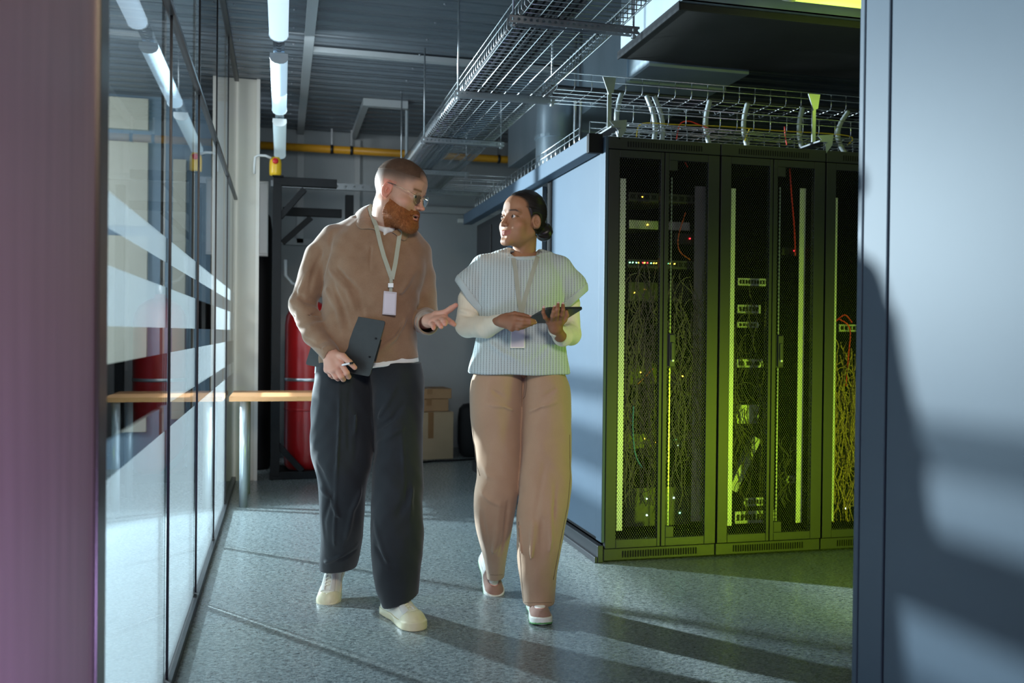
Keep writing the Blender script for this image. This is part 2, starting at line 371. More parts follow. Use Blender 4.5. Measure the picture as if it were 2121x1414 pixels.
tangle(1.68,1.855,.25,1.50,60,mtangle,'brown grey patch cables hanging behind the left door of the corner rack', seed=2)
tangle(1.90,2.11,.20,1.45,46,mtangle,'thin patch cables hanging behind the right door of the corner rack', seed=3)
tangle(2.28,2.46,.16,1.38,26,mat('dark_cable',(.06,.05,.04),.5),'dark loose cables in front of the units in the second rack', seed=4)
tangle(2.55,2.70,.22,.60,10,mat('dark_cable_b',(.05,.045,.04),.5),'dark looping cables low on the right of the second rack', seed=5)
tangle(2.87,3.06,.13,1.14,60,mat('amber_cable',(.42,.27,.10),.5),'amber brown cables hanging in the third rack', seed=6)
def cable(label, pts, r, m, group=None, name='network_cable', cat='cable', sub=True):
    pts = [Vector(p) for p in pts]
    if sub:
        out = []
        for i in range(len(pts)-1):
            p0 = pts[max(i-1,0)]; p1 = pts[i]; p2 = pts[i+1]; p3 = pts[min(i+2,len(pts)-1)]
            for k in range(6):
                s = k/6; out.append(.5*((2*p1)+(-p0+p2)*s+(2*p0-5*p1+4*p2-p3)*s*s+(-p0+3*p1-3*p2+p3)*s**3))
        out.append(pts[-1]); pts = out
    return tag(MB().tube(pts, r, 8).build(name, m, None, True), label, cat, group)
def IR(px, py, y=RY+.1): return onplane(px, py, 1, y)
cable('long red cable hanging down in the upper part of the second rack', [IR(1635,330),IR(1639,400),IR(1645,470),IR(1647,530)], .0045, mred, 'red cables')
cable('short red cable entering the top right of the corner rack', [IR(1411,322),IR(1418,335),IR(1425,346)], .003, mred, 'red cables')
cable('red cable curving behind the right door of the corner rack', [IR(1420,440),IR(1405,490),IR(1408,520),IR(1430,538)], .003, mat('dim_red',(.5,.08,.03),.4), 'red cables')
cable('red cable running down beside the tangle in the third rack', [IR(1737,660),IR(1760,680),IR(1757,740),IR(1752,800)], .004, mred, 'red cables')
cable('red cable at the left of the third rack under its patch panel', [IR(1731,665),IR(1750,652),IR(1765,668)], .004, mred, 'red cables')
cable('blue cable hanging in the left half of the corner rack', [IR(1312,840),IR(1311,890),IR(1316,940),IR(1330,968)], .0035, mat('blue_jacket',(.06,.30,.42),.4), 'blue cables')
cable('orange cable slanting across the left half of the corner rack', [IR(1353,763),IR(1335,782),IR(1321,795)], .0025, morange)

# ---------------------------------------------------------------- containment: fascia rail, sliding door, rear racks

t = empty('sliding_door_rail', 'long dark blue sliding door rail along the top of the racks', 'door rail', (1.448,4.30,2.015))
MB().box((0,0,0),(.07,3.15,.085)).build('rail_cover', mside, t, bevel=.004)
MB().box((.0,-.035,-.005),(.072,.0,.09)).build('end_cap', mblk, t, bevel=.003)
t = empty('aisle_sliding_door', 'blue grey sliding aisle door with a narrow window behind the woman', 'sliding door', (1.50,5.27,0))
d = MB(); d.box((0,0,.02),(.03,.12,2.0)); d.box((0,.75,.02),(.03,.87,2.0)); d.box((0,.12,1.9),(.03,.75,2.0)); d.box((0,.12,.02),(.03,.75,.9)); d.build('door_leaf', mside, t, bevel=.003)
MB().box((.012,.12,.9),(.018,.75,1.9)).build('window_pane', mat('dark_tinted_glass', (.05,.07,.075), .12), t)
struct(MB().box((1.53,5.175,0),(1.56,5.26,2.09)).build('trim_6', mblk))
t = empty('rear_server_rack', 'dark server rack in the rear row at the far end of the aisle door', 'server rack', (1.541,6.18,0))
MB().box((0,0,.08),(.6,1.17,2.0)).build('cabinet_body', mrack, t, bevel=.004)
MB().box((-.012,.08,.11),(-.001,.55,1.95)).build('side_panel', mrack, t, bevel=.003)
MB().box((-.012,.62,.11),(-.001,1.1,1.95)).build('side_panel', mrack, t, bevel=.003)
MB().box((-.02,.0,0),(.6,1.17,.079)).build('base_skirting', mplinth, t)
# ---------------------------------------------------------------- near right cabinet
t = empty('server_cabinet', 'near blue grey server cabinet at the right edge, out of focus', 'server cabinet', (1.541,.0,0))
b = MB(); b.box((.01,-.9,.05),(.6,2.215,2.12)); b.build('cabinet_body', mrack, t, bevel=.004)
MB().box((-.006,-.9,.1),(.009,2.085,2.12)).build('side_panel', mside, t, bevel=.004)
MB().box((-.004,2.095,.1),(.009,2.198,2.12)).build('corner_post', mside, t, bevel=.004)
MB().box((-.004,2.202,.1),(.009,2.225,2.12)).build('door_edge', mside, t, bevel=.004)
MB().box((-.03,-.9,0),(.6,2.2,.05)).build('base_skirting', mplinth, t)

# ================================================================== CABLE TRAYS
def wire_tray(label, x0, x1, y0, y1, z0, h, axis, cross, m, nlong=6, r=.0024, name='wire_cable_tray', group='wire mesh cable trays'):
    """axis 0/1: running direction; U section of bent cross wires tied by straight long wires"""
    t = empty(name, label, 'cable tray', (x0, y0, z0), 0, group)
    L = (x1-x0) if axis == 0 else (y1-y0); W = (y1-y0) if axis == 0 else (x1-x0)
    def pt(s, w, z): return (s, w, z) if axis == 0 else (w, s, z)
    b = MB()
    n = int(L/cross)
    for k in range(n+1):
        s = k*cross
        b.tube([pt(s,0,h),pt(s,0,.012),pt(s,.012,0),pt(s,W-.012,0),pt(s,W,.012),pt(s,W,h)], r, 5)
    b.build('bent_cross_wires', m, t, True)
    b = MB()
    for k in range(nlong): b.tube([pt(0,W*k/(nlong-1)*.96+.02*W,-r*1.6),pt(L,W*k/(nlong-1)*.96+.02*W,-r*1.6)], r*1.1, 5)
    for w in (0, W):
        for z in (h, h*.6): b.tube([pt(0,w+(r if w else -r),z),pt(L,w+(r if w else -r),z)], r*1.1, 5)
    b.build('long_wires', m, t, True)
    return t
mwire = mat('galvanised_wire', (.62,.66,.68), .22, .9)
wire_tray('big wire mesh cable tray crossing overhead from the top edge towards the back wall', .93,1.385,2.9,8.55,2.42,.085,1,.05,mwire,7)
wire_tray('wire tray running to the right above the racks, upper of the two', 1.40,4.6,4.65,4.95,2.417,.085,0,.096,mwire,5)
wire_tray('wire tray resting over the rack tops, lower of the two', 1.62,4.4,4.36,4.76,2.195,.085,0,.096,mwire,7)
wire_tray('wire tray along the edge above the sliding door rail', 1.575,1.80,4.80,7.6,2.165,.085,1,.09,mwire,4)
wire_tray('far wire tray crossing near the back wall', 1.40,3.4,7.9,8.2,2.42,.085,0,.2,mwire,4)
# black cables lying in the big tray
q = random.Random(5)
for k in range(13):
    col = k % 7; row = k//7; x = .952+.034*col+row*.016; z = 2.442+row*.026
    pts = [(x+q.uniform(-.004,.004), y, z+q.uniform(-.002,.003)) for y in np.arange(2.9, 8.5, .35)]
    o = MB().tube(pts, .0125, 8).build('power_cable', mblackcable, None, True)
    tag(o, 'thick black power cable among those lying along the big overhead tray', 'cable', 'black cables in the big overhead tray')
for k in range(7):
    y = 4.70+.03*k; z = 2.435
    pts = [(1.38-.1*0, y-.0, z+q.uniform(-.002,.004))] + [(x, y+q.uniform(-.004,.004), z+q.uniform(-.003,.004)) for x in np.arange(1.7,4.6,.35)]
    o = MB().tube(pts, .0125, 8).build('power_cable', mblackcable, None, True)
    tag(o, 'thick black power cable among those in the upper tray above the racks', 'cable', 'black cables in the upper tray above the racks')
# hanging trapeze brackets
for i, (y, lb) in enumerate(((3.60,'perforated trapeze bracket under the big tray, cut by the top edge'),(4.80,'perforated trapeze bracket under the big tray, where the side tray joins'),(6.0,'perforated trapeze bracket under the big tray, in front of the yellow pipe'),(7.2,'farthest perforated trapeze bracket under the big tray'))):
    t = empty('hanging_bracket', lb, 'bracket', (.88,y,2.375), 0, 'trapeze brackets under the big tray')
    c = MB(); c.box((0,0,0),(.56,.002,.032)); c.box((0,0,.030),(.56,.04,.032)); c.box((0,.038,0),(.56,.04,.032)); c.build('perforated_channel', mperf, t)
    for x in (.02,.54):
        MB().tube([(x,.02,-.012),(x,.02,.622)], .005, 8).build('threaded_rod', mzinc, t, True)
        MB().lathe([(.0,-.012),(.011,-.012),(.011,-.002),(.0,-.002)], (x,.02,.0), 6).build('nut', mzinc, t)
# grey flexible conduits between trays
for i, (px, dx, lb) in enumerate(((1287,-.02,'leftmost, beside the corner bracket'),(1339,.02,'left one of the close pair'),(1355,.02,'right one of the close pair'),(1470,-.02,'fourth from the left'),(1548,-.02,'fifth from the left'),(1662,-.02,'just right of the tray bracket'),(1757,-.05,'rightmost, beside the near cabinet'))):
    y = 4.60; a = onplane(px, 212+(px-1287)*.075, 1, y); z0, z1 = 2.10, 2.40; pts = []
    for k in range(30):
        s = k/29; pts.append((a.x+dx*math.sin(s*PI)*1.6+(.01*s if dx>0 else -.01*s), y-.06*s, z1+(z0-z1)*s))
    rr = [.0125+.0015*(k%2) for k in range(30)]
    o = MB().tube(pts, rr, 10).build('flexible_conduit', mconduit, None, True)
    tag(o, 'grey ribbed conduit between the two trays, '+lb, 'conduit', 'flexible conduits above the racks')
# patch leads over the lower tray
def T(px, py, y=4.5): return onplane(px, py, 1, y)
cable('yellow patch lead lying along the lower tray above the racks', [T(1318,284),T(1330,256),T(1400,258),T(1500,262),T(1600,270),T(1755,281),T(1756,300)], .003, myel)
cable('red patch lead arching above the first rack', [T(1401,289),T(1408,258),T(1425,251),T(1445,257),T(1470,267)], .003, mred, 'red cables')
cable('red patch lead dropping into the top of the second rack', [T(1625,262),T(1627,285),T(1630,300)], .003, mred, 'red cables')
cable('short yellow patch lead above the join of the first two racks', [T(1553,266),T(1547,280),T(1543,292)], .003, myel)
# brackets that carry the trays on the racks
def tray_bracket(x, lb):
    t = empty('tray_support_bracket', lb, 'bracket', (x,4.33,2.09), 0, 'galvanised tray support brackets')
    MB().obox((0,.0,.045), ((1,0,0),(0,1,0),(0,0,1)), (.025,.10,.004)).build('foot_plate', mzinc, t)
    b = MB(); b.obox((0,.0,.16), ((1,0,.0),(0,1,0),(0,0,1)), (.010,.005,.10)); b.build('upright', mzinc, t)
    b = MB(); n = len(b.v)
    for y in (-.012,-.006): b.v += [(-.04,y,.31),(.03,y,.31),(.018,y,.235),(-.008,y,.225)]
    b.f += [(0,1,2,3),(7,6,5,4),(0,4,5,1),(1,5,6,2),(2,6,7,3),(3,7,4,0)]
    b.build('gusset_plate', mzinc, t)
    b = MB()
    for y in (-.09,-.084): b.v += [(-.03,y,.075),(.06,y,.085),(.055,y,.03),(.02,y,-.015),(.015,y,.03)]
    b.f += [(0,1,2,3,4),(9,8,7,6,5),(0,5,6,1),(1,6,7,2),(2,7,8,3),(3,8,9,4),(4,9,5,0)]
    b.build('claw_plate', mzinc, t)
tray_bracket(1.575, 'bright galvanised tray bracket on the corner of the first rack')
tray_bracket(2.72, 'dim galvanised tray bracket over the third rack')

# ================================================================== DUCTS
mduct = varied('galvanised_sheet', (.42,.50,.56),(.32,.40,.46), 3, .38, .55, vs=(1,1,.3))
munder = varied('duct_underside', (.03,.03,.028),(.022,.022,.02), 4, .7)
t = empty('air_handling_unit', 'large hanging air unit with a bright metal end and black underside', 'air unit', (1.74,3.87,2.6))
MB().box((0,0,.03),(2.7,.75,.40)).build('casing', mduct, t, bevel=.004)
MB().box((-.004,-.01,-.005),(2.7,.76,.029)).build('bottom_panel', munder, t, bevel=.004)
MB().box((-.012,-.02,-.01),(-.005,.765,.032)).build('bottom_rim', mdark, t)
fl_ = MB(); fl_.box((.0,-.035,.03),(2.7,-.001,.036)); fl_.box((.0,-.035,.03),(2.7,-.031,.065)); fl_.build('front_flange', mduct, t)
t = empty('air_duct', 'galvanised rectangular duct running back behind the air unit', 'duct', (1.92,4.66,2.58))
MB().box((0,0,.0),(.6,3.2,.42)).build('duct_body', mduct, t, bevel=.004)
MB().box((-.012,.3,-.012),(.612,.33,.42)).build('flange', mduct, t); MB().box((-.012,1.6,-.012),(.612,1.63,.42)).build('flange', mduct, t)
t = empty('round_duct', 'round galvanised duct elbow dropping behind the trays', 'duct', (1.72,5.9,2.2))
pts = [(.30,.0,.66),(.18,.0,.64),(.09,.0,.58),(.05,.0,.48),(.04,.0,.36),(.04,.0,.1),(.04,.0,-.12)]
MB().tube(pts, .125, 24).build('duct_elbow', mduct, t, True)
MB().lathe([(.0,0),(.135,0),(.135,.02),(.0,.02)], (.04,0,.22), 24).build('joint_ring', mduct, t)
for i, (px, lb) in enumerate(((1192,'left of the two thin vertical steel pipes by the round duct'),(1203,'right of the two thin vertical steel pipes by the round duct'))):
    a = onplane(px, 150, 1, 5.4)
    tag(MB().tube([(a.x,5.4,2.2),(a.x,5.4,2.99)], .010, 10).build('steel_pipe', mzinc, None, True), lb, 'pipe', 'thin vertical pipes by the duct')
# aisle lamp
t = empty('tube_lamp', 'green lit tube lamp at the top right above the racks', 'lamp', (2.1,3.55,2.60))
tl_ = emis('aisle_lamp_glow', (.62,.9,.12), 1.1)
MB().tube([(0,0,0),(1.4,0,0)], .034, 16).build('tube', tl_, t, True)
MB().lathe([(.0,-.02),(.036,-.02),(.038,.0),(.038,.03)], (0,0,0), 16, 0).build('end_cap', mat('lamp_cap',(.6,.62,.5),.4), t, True)
MB().box((.0,-.03,.036),(1.4,.03,.05)).build('housing', mzinc, t)

# ================================================================== LINEAR LAMPS OVER THE CORRIDOR
mlamp = emis('lamp_diffuser', (.62,.84,1), .55); mlampdim = emis('lamp_diffuser_dim', (.65,.85,.92), .35); mlampcap = mat('lamp_end_white', (.75,.8,.82), .4)
mchan = holes_mat('perforated_chrome', (.12,.14,.16), 0, 1, .056, .045, .012, .25, .8, stagger=False, off0=.5)
for i, (y0, y1, lb, mm) in enumerate(((3.3,4.50,'brightest linear lamp, cut by the top edge of the photo', emis('lamp_diffuser_bright',(.66,.84,1),.85)),(4.86,6.02,'middle linear lamp of the ceiling row', mlamp),(6.35,7.55,'farthest and dimmest linear lamp, above the alarm beacon', mlampdim))):
    t = empty('linear_lamp', lb, 'lamp', (-.025, y0, 2.50), 0, 'linear lamps over the corridor')
    prof = [(-.042,.045),(-.044,.02),(-.036,.004),(-.02,-.006),(0,-.009),(.02,-.006),(.036,.004),(.044,.02),(.042,.045)]
    b = MB(); n_ = len(prof)
    for (x, z) in prof: b.v.append((x,.008,z))
    for (x, z) in prof: b.v.append((x,y1-y0-.008,z))
    for k in range(n_-1): b.f.append((k,k+1,n_+k+1,n_+k))
    b.f.append((n_-1,0,n_,2*n_-1)); b.build('diffuser', mm, t, True)
    for yy in (0, y1-y0-.008):
        b = MB()
        for (x, z) in prof: b.v.append((x*1.06,yy,z*1.0-.002))
        for (x, z) in prof: b.v.append((x*1.06,yy+.008,z*1.0-.002))
        for k in range(n_-1): b.f.append((k,k+1,n_+k+1,n_+k))
        b.f.append((n_-1,0,n_,2*n_-1)); b.f.append(tuple(range(n_))); b.f.append(tuple(range(n_,2*n_))[::-1]); b.build('end_cap', mlampcap, t)
t = empty('lamp_channel', 'perforated metal channel carrying the row of linear lamps', 'channel', (-.025,3.0,2.549))
b = MB(); b.box((-.028,0,.0),(.028,4.9,.003)); b.box((-.028,0,.003),(-.025,4.9,.03)); b.box((.025,0,.003),(.028,4.9,.03)); b.build('perforated_channel', mchan, t)
for yy in (1.55,3.2,4.75): MB().tube([(0,yy,.003),(0,yy,.45)], .004, 8).build('suspension_rod', mzinc, t, True)

# ================================================================== CEILING AND BACK WALL SERVICES
mtrunk = mat('white_trunking', (.42,.45,.46), .45)
def thing1(name, mb, m, label, cat, group=None, bevel=0, smooth=False): return tag(mb.build(name, m, None, smooth, bevel), label, cat, group)
thing1('cable_trunking', MB().box((.125,2.6,CZ-.035),(.185,BY-.002,CZ-.001)), mtrunk, 'long white trunking on the ceiling running towards the back wall', 'trunking', 'white cable trunking')
thing1('cable_trunking', MB().box((.187,6.20,CZ-.035),(1.90,6.26,CZ-.001)), mtrunk, 'white trunking crossing the ceiling from side to side', 'trunking', 'white cable trunking')
thing1('cable_trunking', MB().box((.62,7.45,CZ-.06),(.98,7.51,CZ-.001)), mtrunk, 'short white trunking on the ceiling above the man', 'trunking', 'white cable trunking')
thing1('cable_trunking', MB().box((.62,7.512,CZ-.05),(.67,BY-.002,CZ-.001)), mtrunk, 'white trunking joining the short crosspiece to the back wall', 'trunking', 'white cable trunking')
thing1('cable_trunking', MB().box((.66,BY-.03,.75),(.71,BY-.001,CZ-.06)), mtrunk, 'white vertical trunking on the back wall above the man\'s head', 'trunking', 'white cable trunking')
thing1('cable_trunking', MB().box((.13,BY-.03,1.95),(.19,BY-.001,CZ-.04)), mtrunk, 'white vertical trunking on the back wall beside the lamp row', 'trunking', 'white cable trunking')
thing1('cable_trunking', MB().box((-.02,BY-.03,1.93),(.32,BY-.001,1.99)), mtrunk, 'low white trunking stub behind the red cylinder', 'trunking', 'white cable trunking')
cable('light grey conduit dropping from the ceiling behind the man\'s head', [(.975,7.48,2.93),(.975,7.48,2.8),(.975,7.48,2.4),(.97,7.48,2.1),(.97,7.5,1.0)], .013, mconduit, name='grey_conduit_pipe', cat='conduit')
mpipe = varied('yellow_pipe', (.72,.36,.02),(.62,.29,.02), 3, .4)
t = empty('gas_pipe', 'yellow orange pipe running along the back wall', 'pipe', (-.2,8.62,2.80))
MB().tube([(0,0,0),(4.5,0,0)], .036, 16).build('pipe_run', mpipe, t, True)
for x in (.62,.80,2.2): MB().tube([(x,0,0),(x+.025,0,0)], .043, 16).build('pipe_clamp', mdark, t, True); MB().box((x+.005,-.006,.04),(x+.02,.006,.19)).build('clamp_rod', mzinc, t)
mprail = holes_mat('perforated_rail', (.30,.33,.35), 0, 2, .075, .055, .011, .4, .5, stagger=False)
t = empty('perforated_rail', 'long grey perforated rail across the back wall at head height', 'rail', (-.1,8.2,2.37))
MB().box((0,0,0),(2.9,.03,.055)).build('rail_face', mprail, t)
MB().box((0,.031,0),(2.9,.06,.006)).build('rail_back', mzinc, t)
thing1('wall_channel', MB().box((.95,BY-.06,2.28),(3.1,BY-.001,2.34)), mtrunk, 'grey channel on the back wall below the perforated rail', 'channel')
thing1('junction_box', MB().box((1.66,BY-.05,2.2),(1.75,BY-.001,2.235)), mzlight, 'small white box on the back wall channel', 'box')
# white electrical box on the pillar
t = empty('electrical_box', 'narrow white electrical box beside the beige pillar', 'electrical box', (-.178,7.36,1.70))
MB().box((0,0,0),(.07,.05,.58)).build('box_body', mat('white_plastic',(.55,.56,.55),.4), t, bevel=.004)
MB().box((.005,-.006,.02),(.065,-.001,.56)).build('box_door', mat('white_plastic_door',(.6,.61,.6),.4), t, bevel=.002)

# ================================================================== CYLINDER STAND
mframe = varied('frame_paint', (.014,.015,.017),(.010,.011,.012), 6, .6, spec=.2)
t = empty('cylinder_stand', 'dark steel frame holding the red gas cylinder', 'stand', (0,0,0))
def bar(a, c, w, nm, par=t):
    a, c = Vector(a), Vector(c); d = (c-a).normalized(); s = d.cross(Vector((0,1,0))).normalized()
    MB().obox((a+c)/2, (d, s, d.cross(s)), ((c-a).length/2, w, w)).build(nm, mframe, par, bevel=.003)
X0, YF = .0, 7.15
bar((X0-.04,YF,.03),(X0-.04,YF,2.22),.032,'post'); bar((X0+.52,YF+.35,.03),(X0+.52,YF+.35,2.22),.032,'post'); bar((X0-.04,YF+.35,.03),(X0-.04,YF+.35,2.22),.03,'post')
bar((X0-.07,YF,2.25),(X0+.40,YF,2.25),.032,'top_arm'); bar((X0-.0,YF+.35,2.07),(X0+.46,YF+.35,2.07),.032,'middle_arm')
bar((X0-.02,YF,1.98),(X0+.16,YF,2.20),.022,'diagonal_brace'); bar((X0+.0,YF+.35,1.82),(X0+.22,YF+.35,2.03),.022,'diagonal_brace')
bar((X0-.02,YF+.0,.26),(X0+.16,YF+.0,.06),.022,'foot_brace'); bar((X0-.08,YF,.03),(X0+.56,YF,.03),.028,'base_beam'); bar((X0-.08,YF+.35,.03),(X0+.56,YF+.35,.03),.028,'base_beam')
mcyl = varied('red_lacquer', (.34,.008,.010),(.28,.007,.008), 3, .28)
t = empty('gas_cylinder', 'tall red gas cylinder standing behind the table', 'gas cylinder', (.215,7.36,.05))
pr = [(.02,0),(.16,.0),(.185,.03),(.19,.08),(.19,1.12),(.182,1.19),(.15,1.25),(.10,1.29),(.05,1.31),(.04,1.34)]
MB().lathe(pr, (0,0,0), 40).build('cylinder_body', mcyl, t, True)
MB().lathe([(.03,1.335),(.035,1.34),(.035,1.40),(.02,1.42),(.02,1.46)], (0,0,0), 16).build('valve', mzinc, t, True)
MB().tube([(-.0,-.02,1.43),(-.06,-.06,1.42),(-.14,-.1,1.44),(-.19,-.1,1.50),(-.19,-.1,1.62)], .013, 10).build('hose', mconduit, t, True)
MB().lathe([(.1935,.688),(.196,.69),(.196,.71),(.1935,.712)], (0,0,0), 40).build('strap', mzinc, t, True)
MB().lathe([(.1925,.46),(.194,.462),(.194,.475),(.1925,.477)], (0,0,0), 40).build('seam_ring', mcyl, t, True)
t = empty('gas_cylinder', 'black gas cylinder behind the frame left of the red one', 'gas cylinder', (-.195,7.75,.0), 0)
MB().lathe([(.02,0),(.10,.0),(.115,.03),(.115,1.95),(.10,2.05),(.05,2.12),(.03,2.15)], (0,0,0), 28).build('cylinder_body', mblk, t, True)
MB().lathe([(.02,2.15),(.02,2.2),(.03,2.2),(.03,2.23)], (0,0,0), 12).build('valve', mzinc, t, True)
# beacon
t = empty('alarm_beacon', 'yellow alarm beacon with a red button on the stand top', 'alarm', (-.055,7.10,2.285))
MB().lathe([(.0,0),(.042,.0),(.044,.02),(.044,.09),(.04,.115),(.028,.135),(.0,.14)], (0,0,0), 24).build('beacon_body', mat('yellow_plastic',(.85,.52,.02),.3), t, True)
MB().lathe([(.0,-.066),(.018,-.064),(.022,-.055),(.022,-.04)], (0,0,.10), 20, 1).build('red_button', mat('red_plastic',(.65,.02,.03),.3), t, True)
MB().tube([(-.03,-.04,.12),(-.07,-.045,.135),(-.12,-.045,.135),(-.145,-.045,.12),(-.15,-.04,.06),(-.15,-.03,.0)], .0095, 10).build('cable', mat('white_cable',(.7,.72,.72),.4), t, True)
MB().box((-.02,-.02,-.008),(.06,.02,.001)).build('mount', mframe, t)

# ================================================================== TABLE
t = empty('side_table', 'wood topped table with grey round legs against the glass wall', 'table', (-.318,6.02,0))
mwood = varied('beech_laminate', (.55,.27,.12),(.48,.23,.095), 6, .38, vs=(1,12,1))
MB().box((0,0,.675),(.70,.62,.705)).build('table_top', mwood, t, bevel=.003)
MB().box((.16,-.004,.69),(.42,-.001,.704)).build('drawer_lip', mwood, t)
mleg = mat('grey_steel_leg', (.36,.40,.43), .3, .5)
for (x, y) in ((.09,.05),(.63,.05),(.09,.56),(.63,.56)): MB().tube([(x,y,0),(x,y,.674)], .026, 18).build('leg', mleg, t, True)

# ================================================================== BOXES AND BAG AT THE BACK
mcard = varied('cardboard', (.33,.20,.10),(.28,.165,.08), 5, .75); mcard2 = varied('cardboard_light', (.36,.27,.17),(.31,.23,.14), 4, .75); mtape = mat('packing_tape', (.22,.12,.05), .35)
def box_(label, c, s, rz, m):
    t = empty('cardboard_box', label, 'box', c, rz, 'cardboard boxes by the back wall')
    MB().box((-s[0]/2,-s[1]/2,.001),(s[0]/2,s[1]/2,s[2])).build('carton', m, t, bevel=.004)
    MB().box((-.025,-s[1]/2-.0015,s[2]*.45),(.025,s[1]/2+.0015,s[2]+.0015)).build('tape', mtape, t)
box_('large pale cardboard box, bottom of the stack behind the man', (1.26,8.22,.0), (.42,.40,.42), .12, mcard2)
box_('brown cardboard box in the middle of the stack behind the man', (1.26,8.24,.422), (.36,.34,.11), .08, mcard)
box_('brown cardboard box on top of the stack behind the man', (1.27,8.24,.534), (.40,.34,.09), .05, mcard)
# black office chair / bag shape: rounded soft case
t = empty('black_equipment_case', 'black rounded case standing by the back wall between the people', 'case', (1.80,8.20,0), -.1)
b = MB(); prof = []
for (w, z) in ((.19,.0),(.22,.03),(.235,.12),(.235,.36),(.225,.43),(.19,.47),(.12,.485)): prof.append((w, z))
n0 = 0; seg = 24
for (w, z) in prof:
    for k in range(seg):
        q_ = 2*PI*k/seg; cx, sx = math.cos(q_), math.sin(q_); e = .45
        b.v.append((w*abs(cx)**e*(1 if cx>0 else -1), w*.55*abs(sx)**e*(1 if sx>0 else -1), z))
for i in range(len(prof)-1):
    for k in range(seg): b.f.append((i*seg+k, i*seg+(k+1)%seg, (i+1)*seg+(k+1)%seg, (i+1)*seg+k))
b.f.append(tuple(range(seg))[::-1]); b.f.append(tuple((len(prof)-1)*seg+k for k in range(seg)))
b.build('case_shell', mblk, t, True)
MB().tube([(-.08,0,.48),(-.07,0,.53),(.07,0,.53),(.08,0,.48)], .012, 10).build('carry_handle', mblk, t, True)
cable('black power lead lying on the floor by the boxes', [(1.02,7.55,.008),(1.10,7.75,.008),(1.28,7.88,.008),(1.5,7.9,.008),(1.75,7.98,.008)], .008, mblk)
